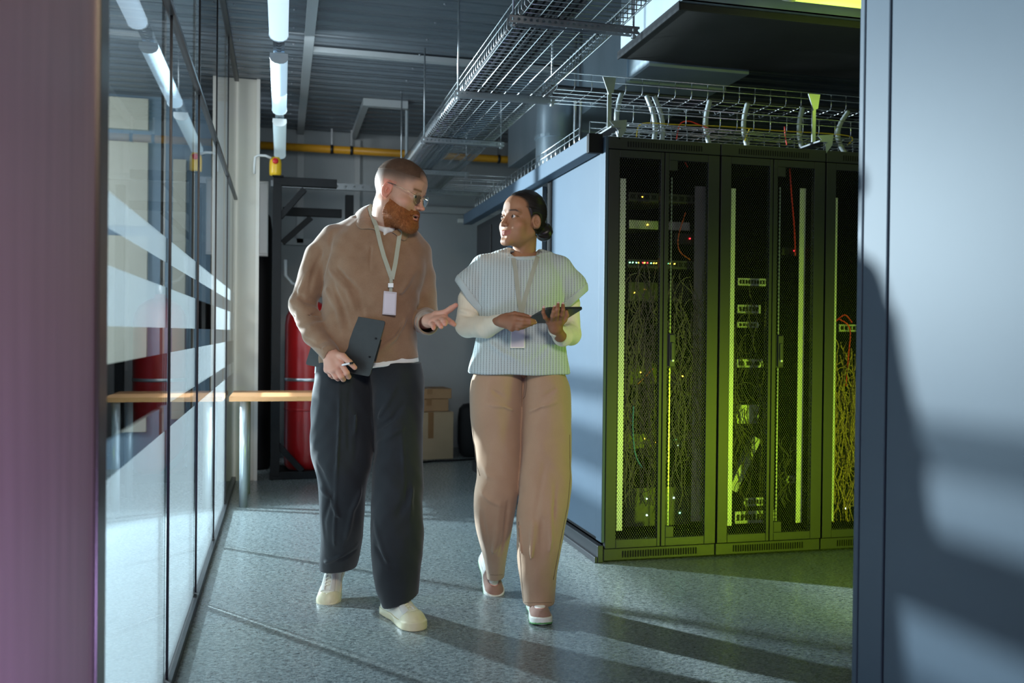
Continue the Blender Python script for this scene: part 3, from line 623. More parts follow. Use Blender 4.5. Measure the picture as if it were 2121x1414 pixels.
# ================================================================== SIGNED DISTANCE SCULPTING
def rotm(ax, ang):
    return np.array(Matrix.Rotation(ang, 3, ax))
class Field:
    def __init__(s, lo, hi, h):
        s.lo = np.array(lo, float); s.h = h; s.n = np.ceil((np.array(hi)-s.lo)/h).astype(int)+1
        s.d = np.full(s.n, .2, np.float32)
        s.ax = [ (s.lo[i]+h*np.arange(s.n[i])).astype(np.float32) for i in range(3)]
    def sub(s, lo, hi):
        a = np.clip(np.floor((np.array(lo)-s.lo)/s.h).astype(int), 0, s.n); b = np.clip(np.ceil((np.array(hi)-s.lo)/s.h).astype(int)+1, 0, s.n)
        if np.any(b <= a): return None
        sl = tuple(slice(a[i], b[i]) for i in range(3))
        return sl, s.ax[0][sl[0]][:,None,None], s.ax[1][sl[1]][None,:,None], s.ax[2][sl[2]][None,None,:]
    def put(s, fn, lo, hi, k=.01, op='u'):
        pad = k + 3*s.h
        q = s.sub(np.array(lo)-pad, np.array(hi)+pad)
        if q is None: return s
        sl, X, Y, Z = q; p = fn(X, Y, Z); D = s.d[sl]
        if op == 'u':
            t = np.maximum(k-np.abs(D-p), 0)/k; s.d[sl] = np.minimum(D, p) - t*t*k*.25
        elif op == 's':
            t = np.maximum(k-np.abs(D+p), 0)/k; s.d[sl] = np.maximum(D, -p) + t*t*k*.25
        elif op == 'i':
            t = np.maximum(k-np.abs(D-p), 0)/k; s.d[sl] = np.maximum(D, p) + t*t*k*.25
        elif op == 'add': s.d[sl] = D + p
        return s
    def cap(s, a, b, r1, r2=None, k=.01, op='u', flat=None):
        """tapered capsule; flat=(dir, f): squashed along dir by f"""
        r2 = r1 if r2 is None else r2; a = np.array(a, float); b = np.array(b, float); ba = b-a; L = max(float(ba@ba), 1e-12)
        if flat is not None: fd = np.array(flat[0], float); fd /= np.linalg.norm(fd); ff = flat[1]
        def fn(X, Y, Z):
            px, py, pz = X-a[0], Y-a[1], Z-a[2]
            h = np.clip((px*ba[0]+py*ba[1]+pz*ba[2])/L, 0, 1)
            qx, qy, qz = px-h*ba[0], py-h*ba[1], pz-h*ba[2]
            q2 = qx*qx+qy*qy+qz*qz
            if flat is not None:
                w = qx*fd[0]+qy*fd[1]+qz*fd[2]; q2 = q2 + w*w*(1/ff**2-1)
            return np.sqrt(np.maximum(q2,0))-(r1+(r2-r1)*h)
        r = max(r1, r2); return s.put(fn, np.minimum(a,b)-r, np.maximum(a,b)+r, k, op)
    def ell(s, c, rad, k=.01, op='u', M=None):
        c = np.array(c, float); rad = np.array(rad, float)
        def fn(X, Y, Z):
            p = (X-c[0], Y-c[1], Z-c[2])
            if M is not None: p = tuple(M[0,i]*p[0]+M[1,i]*p[1]+M[2,i]*p[2] for i in range(3))
            a = np.sqrt((p[0]/rad[0])**2+(p[1]/rad[1])**2+(p[2]/rad[2])**2)
            b = np.sqrt((p[0]/rad[0]**2)**2+(p[1]/rad[1]**2)**2+(p[2]/rad[2]**2)**2)+1e-9
            return a*(a-1)/b
        R_ = rad.max() if M is not None else rad
        return s.put(fn, c-R_, c+R_, k, op)
    def half(s, c, nrm, k=.004):       # keep the side the normal points away from
        c = np.array(c, float); nrm = np.array(nrm, float); nrm /= np.linalg.norm(nrm)
        return s.put(lambda X,Y,Z: (X-c[0])*nrm[0]+(Y-c[1])*nrm[1]+(Z-c[2])*nrm[2], s.lo, s.lo+s.h*s.n, k, 'i')
    def loft(s, rows, k=.02, n=2.3, op='u', sm=.03, ends=True):
        """rows: (z, cx, cy, a, b) stack of superellipses"""
        rows = sorted(rows); z = np.array([r[0] for r in rows]); A = np.array([r[1:] for r in rows])
        zz = np.arange(z[0]-.0, z[-1]+.004, .004); S = np.stack([np.interp(zz, z, A[:,i]) for i in range(4)])
        w = max(1, int(sm/.004)); ker = np.exp(-.5*(np.arange(-2*w, 2*w+1)/w)**2); ker /= ker.sum()
        S = np.stack([np.convolve(np.pad(q, 2*w, 'reflect', reflect_type='odd') if len(q) > 2*w+1 else np.pad(q, 2*w, 'edge'), ker, 'valid') for q in S])
        def fn(X, Y, Z):
            zf = Z.ravel(); cx, cy, a, b = (np.interp(zf, zz, q)[None,None,:].astype(np.float32) for q in S)
            x, y = np.abs(X-cx)/a, np.abs(Y-cy)/b
            g = (x**n+y**n)**(1/n); d = (g-1)*np.minimum(a, b)*.9
            if ends: d = np.maximum(d, np.maximum(z[0]-Z, Z-z[-1]))
            return d
        lo = [ (A[:,0]-A[:,2]).min(), (A[:,1]-A[:,3]).min(), z[0]]; hi = [(A[:,0]+A[:,2]).max(), (A[:,1]+A[:,3]).max(), z[-1]]
        return s.put(fn, lo, hi, k, op)
    def fold(s, pts, w, amp):          # ridge (amp>0) or crease (amp<0) along a polyline
        if s.h > .003: amp *= 2.2; w *= .8
        pts = [np.array(p, float) for p in pts]; P0 = np.min(pts, 0)-3*w; P1 = np.max(pts, 0)+3*w
        q = s.sub(P0, P1)
        if q is None: return s
        sl, X, Y, Z = q; best = None; tot = len(pts)-1
        for i in range(tot):
            a, ba = pts[i], pts[i+1]-pts[i]; L = max(float(ba@ba), 1e-12)
            h = np.clip(((X-a[0])*ba[0]+(Y-a[1])*ba[1]+(Z-a[2])*ba[2])/L, 0, 1)
            d2 = (X-a[0]-h*ba[0])**2+(Y-a[1]-h*ba[1])**2+(Z-a[2]-h*ba[2])**2
            t = (i+h)/tot; e = np.exp(-d2/(w*w))*np.sin(np.clip(t*.9+.05, 0, 1)*np.pi)**.6
            best = e if best is None else np.maximum(best, e)
        s.d[sl] -= amp*best.astype(np.float32); return s
    def wave(s, amp, fx, fy, fz, ph=0):   # slow cloth unevenness
        X, Y, Z = s.ax[0][:,None,None], s.ax[1][None,:,None], s.ax[2][None,None,:]
        s.d += (amp*np.sin(fx*X+1.3*np.sin(fz*.5*Z)+ph)*np.sin(fz*Z+fy*Y+ph*1.7)).astype(np.float32); return s
    def mesh(s, smooth=1):
        d = s.d; ins = d < 0; h = s.h
        nx, ny, nz = np.array(d.shape)-1
        cnt = np.zeros((nx,ny,nz), np.int8)
        for i in (0,1):
            for j in (0,1):
                for k in (0,1): cnt += ins[i:nx+i, j:ny+j, k:nz+k]
        mixed = (cnt > 0) & (cnt < 8); idx = np.argwhere(mixed)
        vid = np.full((nx,ny,nz), -1, np.int64); vid[mixed] = np.arange(len(idx))
        acc = np.zeros((len(idx),3)); num = np.zeros(len(idx))
        cor = [(i,j,k) for i in (0,1) for j in (0,1) for k in (0,1)]
        I = idx
        for a in cor:
            for ax in range(3):
                if a[ax]: continue
                b = list(a); b[ax] = 1
                da = d[I[:,0]+a[0], I[:,1]+a[1], I[:,2]+a[2]]; db = d[I[:,0]+b[0], I[:,1]+b[1], I[:,2]+b[2]]
                c = (da < 0) != (db < 0); t = np.where(c, da/np.where(c, da-db, 1), 0)
                p = np.tile(np.array(a, float), (len(I),1)); p[:,ax] += t
                acc[c] += p[c]; num[c] += 1
        V = s.lo + h*(I + acc/num[:,None])
        faces = []
        for ax in range(3):
            o1, o2 = [(1,2),(2,0),(0,1)][ax]
            sl0 = [slice(None)]*3; sl1 = [slice(None)]*3; sl0[ax] = slice(0,-1); sl1[ax] = slice(1,None)
            ch = ins[tuple(sl0)] != ins[tuple(sl1)]
            E = np.argwhere(ch); m_ = (E[:,o1] > 0) & (E[:,o2] > 0) & (E[:,o1] < d.shape[o1]-1) & (E[:,o2] < d.shape[o2]-1); E = E[m_]
            def g(a, b):
                q = E.copy(); q[:,o1] -= a; q[:,o2] -= b; return vid[q[:,0], q[:,1], q[:,2]]
            Q = np.stack([g(0,0), g(1,0), g(1,1), g(0,1)], 1)
            inn = ins[E[:,0], E[:,1], E[:,2]]; Q[~inn] = Q[~inn][:, ::-1]; faces.append(Q)
        Fq = np.concatenate(faces); Fq = Fq[(Fq >= 0).all(1)]
        for _ in range(smooth):           # tangential relax
            S = np.zeros_like(V); c = np.zeros(len(V))
            for a, b in ((0,1),(1,2),(2,3),(3,0)):
                np.add.at(S, Fq[:,a], V[Fq[:,b]]); np.add.at(S, Fq[:,b], V[Fq[:,a]]); np.add.at(c, Fq[:,a], 1); np.add.at(c, Fq[:,b], 1)
            V = V*.5 + .5*S/np.maximum(c,1)[:,None]
        return V, Fq
def mesh_object(name, chunks, m, parent=None, color=None):
    """chunks: list of (V, quads); color(V)->(N,3) optional base colour by position"""
    Vs, Fs, n = [], [], 0
    for V, Fq in chunks: Vs.append(V); Fs.append(Fq+n); n += len(V)
    V = np.concatenate(Vs); Fq = np.concatenate(Fs)
    me = bpy.data.meshes.new(name); me.vertices.add(len(V)); me.vertices.foreach_set('co', V.astype(np.float32).ravel())
    me.loops.add(len(Fq)*4); me.loops.foreach_set('vertex_index', Fq.astype(np.int32).ravel())
    me.polygons.add(len(Fq)); me.polygons.foreach_set('loop_start', np.arange(0, len(Fq)*4, 4, dtype=np.int32))
    me.polygons.foreach_set('use_smooth', np.ones(len(Fq), bool)); me.update(calc_edges=True)
    if color is not None:
        at = me.color_attributes.new('Col', 'FLOAT_COLOR', 'POINT'); c = np.ones((len(V),4), np.float32); c[:,:3] = color(V)
        at.data.foreach_set('color', c.ravel())
    me.materials.append(m); o = bpy.data.objects.new(name, me); C.objects.link(o)
    if parent: o.parent = parent
    return o
def xf(V, M, t): return V @ np.array(M).T + np.array(t)
class Frame:
    """person frame: u to the right, v away from the viewer's side of the corridor, z up"""
    def __init__(s, O): s.O = np.array(O, float); s.r = np.array(r0); s.v = np.array([math.sin(YAW), math.cos(YAW), 0])
    def w2l(s, p): p = np.array(p, float)-s.O; return np.array([p@s.r, p@s.v, p[2]])
    def l2w(s, p): return Vector(s.O + s.r*p[0] + s.v*p[1] + np.array([0,0,p[2]]))
    def L(s, px, py, d): return s.w2l(P(px, py, d))
    def row(s, py, xl, xr, d, hd):
        c = s.L((xl+xr)/2, py, d); return (c[2], c[0], c[1], (xr-xl)/2*d/F, hd)
def skin_mat(name, col_attr=True, rough=.58, sss=.12, bumps=.12):
    m = mat(name, (.6,.4,.3), rough, 0, .45); n, l, b = nodes(m)
    a = n.new('ShaderNodeVertexColor'); a.layer_name = 'Col'; l.new(a.outputs[0], b.inputs['Base Color'])
    b.inputs['Subsurface Weight'].default_value = sss; b.inputs['Subsurface Radius'].default_value = (1,.35,.2); b.inputs['Subsurface Scale'].default_value = .012
    bump(m, noise(m, coords(m), 900, 3), bumps, .0006); return m
def fabric(name, c1, c2, scale=500, bs=.3, rough=.85, fine=(1,1,1), big=9, sheen=.2):
    m = mat(name, c1, rough, 0, .2); n, l, b = nodes(m)
    f = mth(m, 'ADD', mth(m, 'MULTIPLY', noise(m, coords(m,'Object',fine), scale, 4, .7), .6), mth(m, 'MULTIPLY', noise(m, coords(m), big, 3), .4))
    l.new(ramp(m, f, [(.35,c1),(.65,c2)]), b.inputs['Base Color']); bump(m, noise(m, coords(m,'Object',fine), scale, 3, .7), bs, .001)
    b.inputs['Sheen Weight'].default_value = sheen; b.inputs['Sheen Roughness'].default_value = .5
    return m

# ------------------------------------------------------------------ heads (own frame: x to the person's left, y forward, z up, origin between the eyes)
def head_field(h, woman=False, mouth_open=0, smile=0, neck_dir=(0,-.35,-1), neck_len=.15):
    f = Field((-.105,-.15,-.25),(.105,.15,.16), h)
    w = .95 if woman else 1.0
    f.ell((0,-.014,.035),(.076*w,.098,.087), .001)                       # skull
    f.ell((0,.022,-.040),(.060*w,.066,.074), .03)                        # face mass
    f.cap((0,.045,.045),(0,.045,.045), .045, k=.03)                      # forehead
    for s in (-1,1):
        f.cap((s*.052*w,-.012,-.052),(s*.012,.070,-.098 if not woman else -.096), .018 if not woman else .014, .017 if not woman else .014, .025)   # jaw
        f.cap((s*.042,.069,.021),(s*.012,.085,.019), .008 if woman else .010, .008, .014)       # brow
        f.ell((s*.043,.055,-.030),(.022,.022,.020), .02)                 # cheekbone
        f.ell((s*.034,.050,-.060),(.022,.024,.026), .02)                 # cheek
    f.cap((-.010,.080,-.103),(.010,.080,-.103), .0125 if woman else .015, k=.018)  # chin
    for s in (-1,1): f.ell((s*.032,.098,.001),(.019,.020,.0125), .014, 's')       # eye socket
    # nose
    f.cap((0,.080,.014),(0,.100,-.026), .0070, .0085, .010); f.ell((0,.108 if not woman else .105,-.0335),(.0098,.010,.0085), .006)
    for s in (-1,1):
        f.ell((s*.0115,.096,-.0365),(.0068,.0095,.0068), .005); f.ell((s*.0062,.1025,-.0435),(.0032,.0052,.0035), .003, 's')
    # mouth
    f.ell((0,.074 if not woman else .070,-.068),(.030,.022,.024) if not woman else (.034,.022,.024), .014)
    cz = .0085*smile; mw_ = .006*smile
    o = mouth_open
    f.cap((-.023-mw_,.080,-.067+cz),(-.006,.0945,-.0632), .0030, .0046, .004); f.cap((.023+mw_,.080,-.067+cz),(.006,.0945,-.0632), .0030, .0046, .004); f.cap((-.006,.0945,-.0632),(.006,.0945,-.0632), .0044, k=.004)
    f.cap((-.022-mw_,.078,-.069+cz-o*.5),(-.006,.0935,-.0745-o), .0028, .0052, .004); f.cap((.022+mw_,.078,-.069+cz-o*.5),(.006,.0935,-.0745-o), .0028, .0052, .004); f.cap((-.006,.0935,-.0745-o),(.006,.0935,-.0745-o), .0052, k=.004)
    if o: f.ell((0,.092,-.0688-o*.5),(.0165,.016,.0030+o*.55), .002, 's')
    f.cap((-.021-mw_,.083,-.0685+cz),(0,.101,-.0687-o*.4), .0012, .0010, .002, 's'); f.cap((.021+mw_,.083,-.0685+cz),(0,.101,-.0687-o*.4), .0012, .0010, .002, 's')
    f.cap((0,.095,-.048),(0,.0985,-.056), .0026, .003, .004, 's')        # philtrum
    f.ell((0,.096,-.086-o),(.014,.007,.006), .008, 's')                  # chin groove
    if smile:
        for s in (-1,1): f.ell((s*.038,.064,-.042),(.014,.013,.012), .014)
    # eyelids
    for s in (-1,1):
        e = (s*.032,.0735,0.)
        f.cap(e, e, .0142, k=.003)
        f.ell((s*.032,.0885,-.0005 if not woman else 0),(.0148,.0105,.0046 if not woman else .0058), .0015, 's')
        f.fold([(s*.020,.084,.008),(s*.032,.090,.0105),(s*.044,.082,.007)], .0022, -.0010)
    # ears
    for s in (-1,1):
        M = rotm('Z', s*.42) @ rotm('X', -.12)
        c = np.array((s*.078*w,-.012,-.006)); f.ell(c, (.0075,.0185,.031), .004, 'u', M)
        f.ell(c+M@np.array((s*.006,.002,.004)), (.0055,.0115,.021), .002, 's', M)
        f.ell(c+M@np.array((s*.002,.001,-.001)), (.004,.006,.008), .002, 'u', M)
        f.ell(c+M@np.array((s*.003,.006,-.002)), (.005,.0045,.009), .002, 's', M)
        f.ell(c+np.array((-s*.002,.005,-.023)), (.005,.006,.008), .003)
    # neck
    nd = np.array(neck_dir, float); nd /= np.linalg.norm(nd); a = np.array((0,-.028,-.055)); r = .046 if woman else .060
    f.cap(a, a+nd*neck_len, r, r*1.03, .022)
    if not woman: f.ell(a+nd*.07+np.array((0,r*.92,0)), (.010,.008,.013), .012)
    for s in (-1,1): f.fold([a+np.array((s*.052 if not woman else s*.042,.0,.0)), a+nd*neck_len*.6+np.array((s*.034,r*.8,0)), a+nd*neck_len+np.array((s*.012,r*.95,0))], .011, .004)
    return f
# ================================================================== THE MAN
MO = P(770, 690, 3.66); MO = (MO.x, MO.y, 0)
MF = Frame(MO); L = MF.L
man = empty('person', 'bearded man in a brown knit polo and dark wide trousers holding a black clipboard', 'person', MO, -YAW)
mskin = skin_mat('fair_skin')
# ---- head
hs = 1.06; HY, HP, HR = R(68), R(-17), R(4)       # turned to his left (image right), chin down
def head_matrix(yaw_right, pitch, roll):
    # columns: person's left, forward, up, expressed in (u,v,z)
    B = np.array([[math.cos(yaw_right), math.sin(yaw_right), 0],[math.sin(yaw_right), -math.cos(yaw_right), 0],[0,0,1]])
    # B maps head (x=left, y=forward): left=(cos,sin), forward=(sin,-cos)
    B = np.column_stack([[math.cos(yaw_right), math.sin(yaw_right),0],[math.sin(yaw_right),-math.cos(yaw_right),0],[0,0,1]])
    return B @ rotm('X', pitch) @ rotm('Y', roll)
# note: left x forward = -up here, so x is mirrored; the face is symmetric and this keeps up = up
HM = head_matrix(HY, HP, HR); HC = L(829, 399, 3.60)
inv = HM.T
neck_base = L(800, 478, 3.70); nd = inv @ (neck_base - HC)/hs; nd = nd-np.array((0,-.028,-.055)); NL = np.linalg.norm(nd)
hf = head_field(.0020, False, mouth_open=.0035, neck_dir=nd, neck_len=NL+.03)
HV, HFc = hf.mesh(1)
def flip(Fq): return Fq[:, ::-1]
def place_head(V, s, M, c): return (V*s) @ M.T + c
def hairmask(X,Y,Z):
    edge = .062 + .030*np.clip(-(Y+.02)/.08,-1,1)*-.2 + .10*np.clip(np.abs(X)-.058,0,.03)*3 - .0
    front = Y*1.0 - (.052 + (Z-.062)*-.30) - .0*X
    front = (Y + .55*(Z-.10)) - .062 + .9*np.clip(np.abs(X)-.035,0,.05)
    return np.maximum((edge-Z)*.8, front)
def man_face_col(V):
    c = np.tile(np.array((.50,.285,.195)), (len(V),1)); x, y, z = V.T
    def mix(mask, col): c[:] = c*(1-mask[:,None]) + np.array(col)*mask[:,None]
    sstep = lambda a, b, t: np.clip((t-a)/(b-a), 0, 1)**2*(3-2*np.clip((t-a)/(b-a), 0, 1))
    nz = .5+.5*np.sin(x*900+np.sin(z*700))*np.sin(z*1100+y*800)
    mix(sstep(.020,0,np.abs(z+.030))*sstep(.03,.05,np.abs(x))*sstep(.01,.04,y)*.35, (.62,.24,.17))      # cheeks
    mix(np.exp(-((z+.035)/.010)**2)*np.exp(-(x/.018)**2)*(y>.09)*.6, (.62,.22,.16))                     # nose tip
    ear = (np.abs(x) > .072)*(z < .03)*(z > -.04)*(np.abs(y+.01) < .03); mix(ear*.6, (.72,.22,.15))
    jl = -.050+.020*np.clip((.050-y)/.06,0,1); st2 = np.exp(-(np.clip(z-jl,0,1)/.009)**2)*sstep(-.012,.004,y+.35*(z+.045))*(np.abs(x)>.02); mix(st2*.55*(.6+.4*nz), (.30,.12,.05))
    sb = np.exp(-((y-.012)/.010)**2)*sstep(-.055,-.035,z)*sstep(.055,.03,z)*(np.abs(x)>.045); mix(sb*.45*nz, (.22,.12,.07))
    lips = np.exp(-((z+.064)/.0045)**2)+np.exp(-((z+.081)/.006)**2); mix(np.clip(lips*1.2,0,1)*sstep(.028,.020,np.abs(x))*(y>.081), (.55,.19,.15))
    mouth = np.exp(-((z+.072)/.006)**2)*(y<.089)*(y>.072)*(np.abs(x)<.016); mix(np.clip(mouth*1.6,0,1), (.10,.02,.02))
    # buzz cut fade: hair density grows upward
    hair = sstep(.030,.062, z + .25*np.clip(-y-.02,0,.1)*.6 - .0*y)*sstep(.088,.060, y-(z-.06)*.25)
    side = sstep(.000,.055, z+.02*(y<-.05))*sstep(.055,.030, y)*(np.abs(x)>.04)
    mix(np.clip(side*.8,0,.8)*(.7+.3*nz), (.13,.085,.06)); mix(np.clip(hair*.8,0,1), (.07,.045,.03))
    hm_ = hairmask(x,y,z); mix(sstep(.012,.0,hm_)*.7*(.75+.25*nz), (.075,.042,.026))
    brow = np.exp(-((z-.024+.1*(np.abs(x)-.03)**2/.03)/.0042)**2)*sstep(.012,.018,np.abs(x))*sstep(.053,.046,np.abs(x))*(y>.055); mix(np.clip(brow*1.1,0,.95), (.16,.075,.035))
    stub = sstep(-.005,-.045,z+.0*y)*sstep(-.03,.0,y)*sstep(.092,.07,y+.0*z); mix(stub*.22*nz, (.36,.18,.10))
    return c
chunks = [(place_head(HV, hs, HM, HC), flip(HFc))]
head_cols = man_face_col(HV)
# ---- hands (joints: pixel x, pixel y, depth)
def hand(Lf, wrist, fore, palm, fingers, thumb, rw=.026, rf=.0092, h=.0022, flat=None):
    pts = [Lf(*wrist), Lf(*fore)] + [Lf(*q) for fg in fingers for q in fg] + [Lf(*q) for q in thumb]
    lo = np.min(pts, 0)-.05; hi = np.max(pts, 0)+.05; f = Field(lo, hi, h)
    W = Lf(*wrist); f.cap(W, Lf(*fore), rw*.98, rw*1.15, .01)
    K = [Lf(*fg[0]) for fg in fingers]
    for i, k in enumerate(K):
        a = W + (k-W)*.12 + (K[i]-np.mean(K,0))*.25
        f.cap(a, k, rw*.62, rf*1.32, .014)
    f.cap(K[0], K[-1], rf*1.1, rf*1.05, .010)
    f.cap(W, (K[1]+K[2])/2, rw*.75, rf*1.2, .012)
    T = [Lf(*q) for q in thumb]
    f.cap(W+(T[0]-W)*.2, T[0], rw*.6, rf*1.5, .014)
    rs = [1.45,1.22,1.08,.90]
    for i in range(len(T)-1): f.cap(T[i], T[i+1], rf*rs[i], rf*rs[i+1], .004)
    scale = [1.0,1.04,.99,.86]
    nails = []
    for j, fg in enumerate(fingers):
        q = [Lf(*p) for p in fg]; rr = [1.16,1.06,.96,.80]
        g = Field(np.min(q,0)-.02, np.max(q,0)+.02, h) if False else f
        for i in range(3): f.cap(q[i], q[i+1], rf*rr[i]*scale[j], rf*rr[i+1]*scale[j], .0028)
        f.cap(q[1], q[1], rf*1.10*scale[j], k=.003)
    return f.mesh(1), [ [Lf(*p) for p in fg] for fg in fingers], T
right = hand(L, (682,729,3.573), (662,706,3.615), None,
    [[(706,752,3.535),(718,772,3.530),(722,780,3.552),(721,776,3.572)],
     [(697,762,3.535),(707,779,3.535),(711,785,3.558),(709,779,3.576)],
     [(687,766,3.540),(696,780,3.545),(700,784,3.568),(699,777,3.585)],
     [(678,765,3.552),(685,776,3.562),(689,780,3.582),(689,774,3.595)]],
    [(696,735,3.555),(711,738,3.530),(724,750,3.522),(735,761,3.528)], rw=.027, rf=.0105)
left = hand(L, (889,664,3.50), (876,668,3.60), None,
    [[(921,659,3.435),(929,664,3.415),(936,668,3.402),(941,672,3.395)],
     [(913,663,3.430),(920,664,3.392),(922,667,3.372),(922,671,3.362)],
     [(904,666,3.435),(910,670,3.398),(913,674,3.378),(914,677,3.368)],
     [(895,669,3.445),(897,673,3.415),(898,677,3.398),(898,680,3.390)]],
    [(903,652,3.47),(921,648,3.445),(934,639,3.435),(944,632,3.430)], rw=.027, rf=.0105)
chunks += [right[0], left[0]]
# torso and limbs under the clothes
tf = Field((-.42,-.42,.03),(.36,.36,1.62), .009)
tf.cap(L(765,520,3.71), L(765,720,3.71), .10, .10, .02); tf.cap(L(715,500,3.71), L(850,520,3.71), .035, .035, .03)
tf.cap(L(800,478,3.70), L(785,520,3.71), .058, .06, .02)
tf.cap(L(690,515,3.71), L(628,635,3.70), .034,.030,.01); tf.cap(L(628,635,3.70), L(680,722,3.58), .034,.025,.01)
tf.cap(L(868,535,3.72), L(880,655,3.78), .034,.030,.01); tf.cap(L(880,655,3.78), L(889,664,3.52), .034,.025,.01)
tf.cap(L(730,790,3.71), L(712,1000,3.63), .075,.052,.02); tf.cap(L(712,1000,3.63), L(697,1170,3.86), .048,.033,.01); 
tf.cap(L(815,790,3.70), L(825,1000,3.58), .075,.052,.02); tf.cap(L(825,1000,3.58), L(825,1225,3.61), .048,.035,.01); 
tv = tf.mesh(1); chunks.append(tv)
nh = len(HV)
def body_col(V):
    c = np.tile(np.array((.50,.285,.195)), (len(V),1)); c[:nh] = head_cols
    nR = len(right[0][0]); nL = len(left[0][0]); hv = V[nh:nh+nR+nL]
    hc = np.tile(np.array((.58,.31,.22)), (len(hv),1))
    for k, (hnd) in enumerate((right, left)):
        for q in hnd[1]+[hnd[2]]:
            for p, wgt in ((q[-1],.55),(q[1],.35),(q[0],.3)):
                m_ = np.exp(-((hv-p)**2).sum(1)/.013**2)*wgt; hc = hc*(1-m_[:,None])+np.array((.66,.24,.18))*m_[:,None]
    c[nh:nh+nR+nL] = hc; return c
mesh_object('body', chunks, mskin, man, body_col)
# ---- eyes
def eyes(parent, s, M, c, iris, look=(0,1,0)):
    mw = mat('eye_white', (.75,.72,.70), .12); mi = mat('iris', iris, .08); 
    lk = np.array(look, float); lk /= np.linalg.norm(lk)
    for sx in (-1,1):
        e = np.array((sx*.032,.0735,0.))
        b = MB(); n_ = 20; prof = [(math.sin(PI*k/12)*.0130, -math.cos(PI*k/12)*.0130) for k in range(13)]
        ey = Vector(lk); q = Vector((0,0,1)).rotation_difference(ey).to_matrix()
        b.lathe([(max(r,1e-4),z) for r, z in prof], (0,0,0), 24)
        V = np.array(b.v) @ np.array(q).T; b.v = [tuple(v) for v in place_head(V+e, s, M, c)]
        w_ = b.build('eye', mw, parent, True)
        b = MB(); pr = [(.0062*math.cos(t), .01300*math.cos(.0)*.90+.0016*math.sin(t)) for t in np.linspace(0,PI/2,6)]
        b.lathe([(.0063,.0113)]+[(max(.0063*math.cos(t),1e-4), .0117+.0018*math.sin(t)) for t in np.linspace(0,PI/2,6)], (0,0,0), 20)
        V = np.array(b.v) @ np.array(q).T; b.v = [tuple(v) for v in place_head(V+e, s, M, c)]
        b.build('iris', mi, w_, True)
        b = MB(); b.lathe([(.0028,.0128),(.0026,.0137),(1e-4,.0138)], (0,0,0), 16)
        V = np.array(b.v) @ np.array(q).T; b.v = [tuple(v) for v in place_head(V+e, s, M, c)]
        b.build('pupil', mat('pupil',(.005,.005,.005),.05), w_, True)
eyes(man, hs, HM, HC, (.16,.20,.22), (0,1,-.05))
# teeth
b = MB(); b.obox((0,.0795,-.0665),((1,0,0),(0,1,0),(0,0,1)),(.012,.004,.0022)); b.v = [tuple(v) for v in place_head(np.array(b.v), hs, HM, HC)]; b.build('teeth', mat('teeth',(.7,.66,.58),.3), man)
def strands(V, Fq, m, parent, name, n_, length, gravity, rad, seed=3, spread=.35, region=None):
    r_g = np.random.default_rng(seed); pick = r_g.integers(0, len(Fq), n_); q_ = V[Fq[pick]]
    w1 = r_g.random((n_,1)); w2 = r_g.random((n_,1)); p = (q_[:,0]*(1-w1)+q_[:,1]*w1)*(1-w2)+(q_[:,3]*(1-w1)+q_[:,2]*w1)*w2
    nn = np.cross(q_[:,1]-q_[:,0], q_[:,3]-q_[:,0]); nn /= np.linalg.norm(nn,axis=1,keepdims=True)+1e-9
    if region is not None: k_ = region(p); p, nn = p[k_], nn[k_]; n_ = len(p)
    dr = nn*.6 + np.array(gravity) + r_g.normal(0,spread,(n_,3)); dr /= np.linalg.norm(dr,axis=1,keepdims=True)
    L_ = length*r_g.uniform(.6,1.2,(n_,1)); sd = np.cross(dr, r_g.normal(0,1,(n_,3))); sd /= np.linalg.norm(sd,axis=1,keepdims=True); s2_ = np.cross(dr, sd)
    b0 = p-nn*.001; mid = p+dr*L_*.55; tip = p+dr*L_+np.array(gravity)*L_*.3
    VV = np.stack([b0+sd*rad, b0-sd*rad*.5+s2_*rad*.87, b0-sd*rad*.5-s2_*rad*.87, mid+sd*rad*.8, mid-sd*rad*.4+s2_*rad*.7, mid-sd*rad*.4-s2_*rad*.7, tip+sd*rad*.2, tip-sd*rad*.2, tip+s2_*rad*.2],1).reshape(-1,3)
    base = (np.arange(n_)*9)[:,None,None]; f_q = np.array([[0,1,4,3],[1,2,5,4],[2,0,3,5],[3,4,7,6],[4,5,8,7],[5,3,6,8]])[None]
    return VV, (base+f_q).reshape(-1,4)
# ---- hair (cropped cap) and beard, as thin shells over the head surface
def shell(base, fn, h, off, k=.004):
    """surface off outside the head, kept where fn(x,y,z)<0"""
    g = Field((0,0,0),(h,h,h), h); g.lo = base.lo; g.h = base.h; g.n = base.n; g.ax = base.ax
    X, Y, Z = base.ax[0][:,None,None], base.ax[1][None,:,None], base.ax[2][None,None,:]
    o_ = off(X,Y,Z) if callable(off) else off
    a = base.d - o_; b_ = fn(X,Y,Z)
    t = np.maximum(k-np.abs(a-b_),0)/k; g.d = (np.maximum(a,b_)+t*t*k*.25).astype(np.float32); return g
mhair = fabric('cropped_brown_hair', (.065,.036,.022), (.12,.072,.046), 700, .6, .8, (1,1,1), 40, 0)
hg = shell(hf, hairmask, .0024, .0022, .003)
V, Fq = hg.mesh(2); V = place_head(V,hs,HM,HC); Fq = flip(Fq)
mesh_object('hair', [(V, Fq), strands(V, Fq, mhair, man, 'hair', 9000, .0018, (.3,-.2,.2), .00028)], mhair, man)
mbeard = fabric('ginger_beard', (.19,.060,.016), (.36,.125,.038), 620, .9, .75, (1,1,.5), 60, .05)
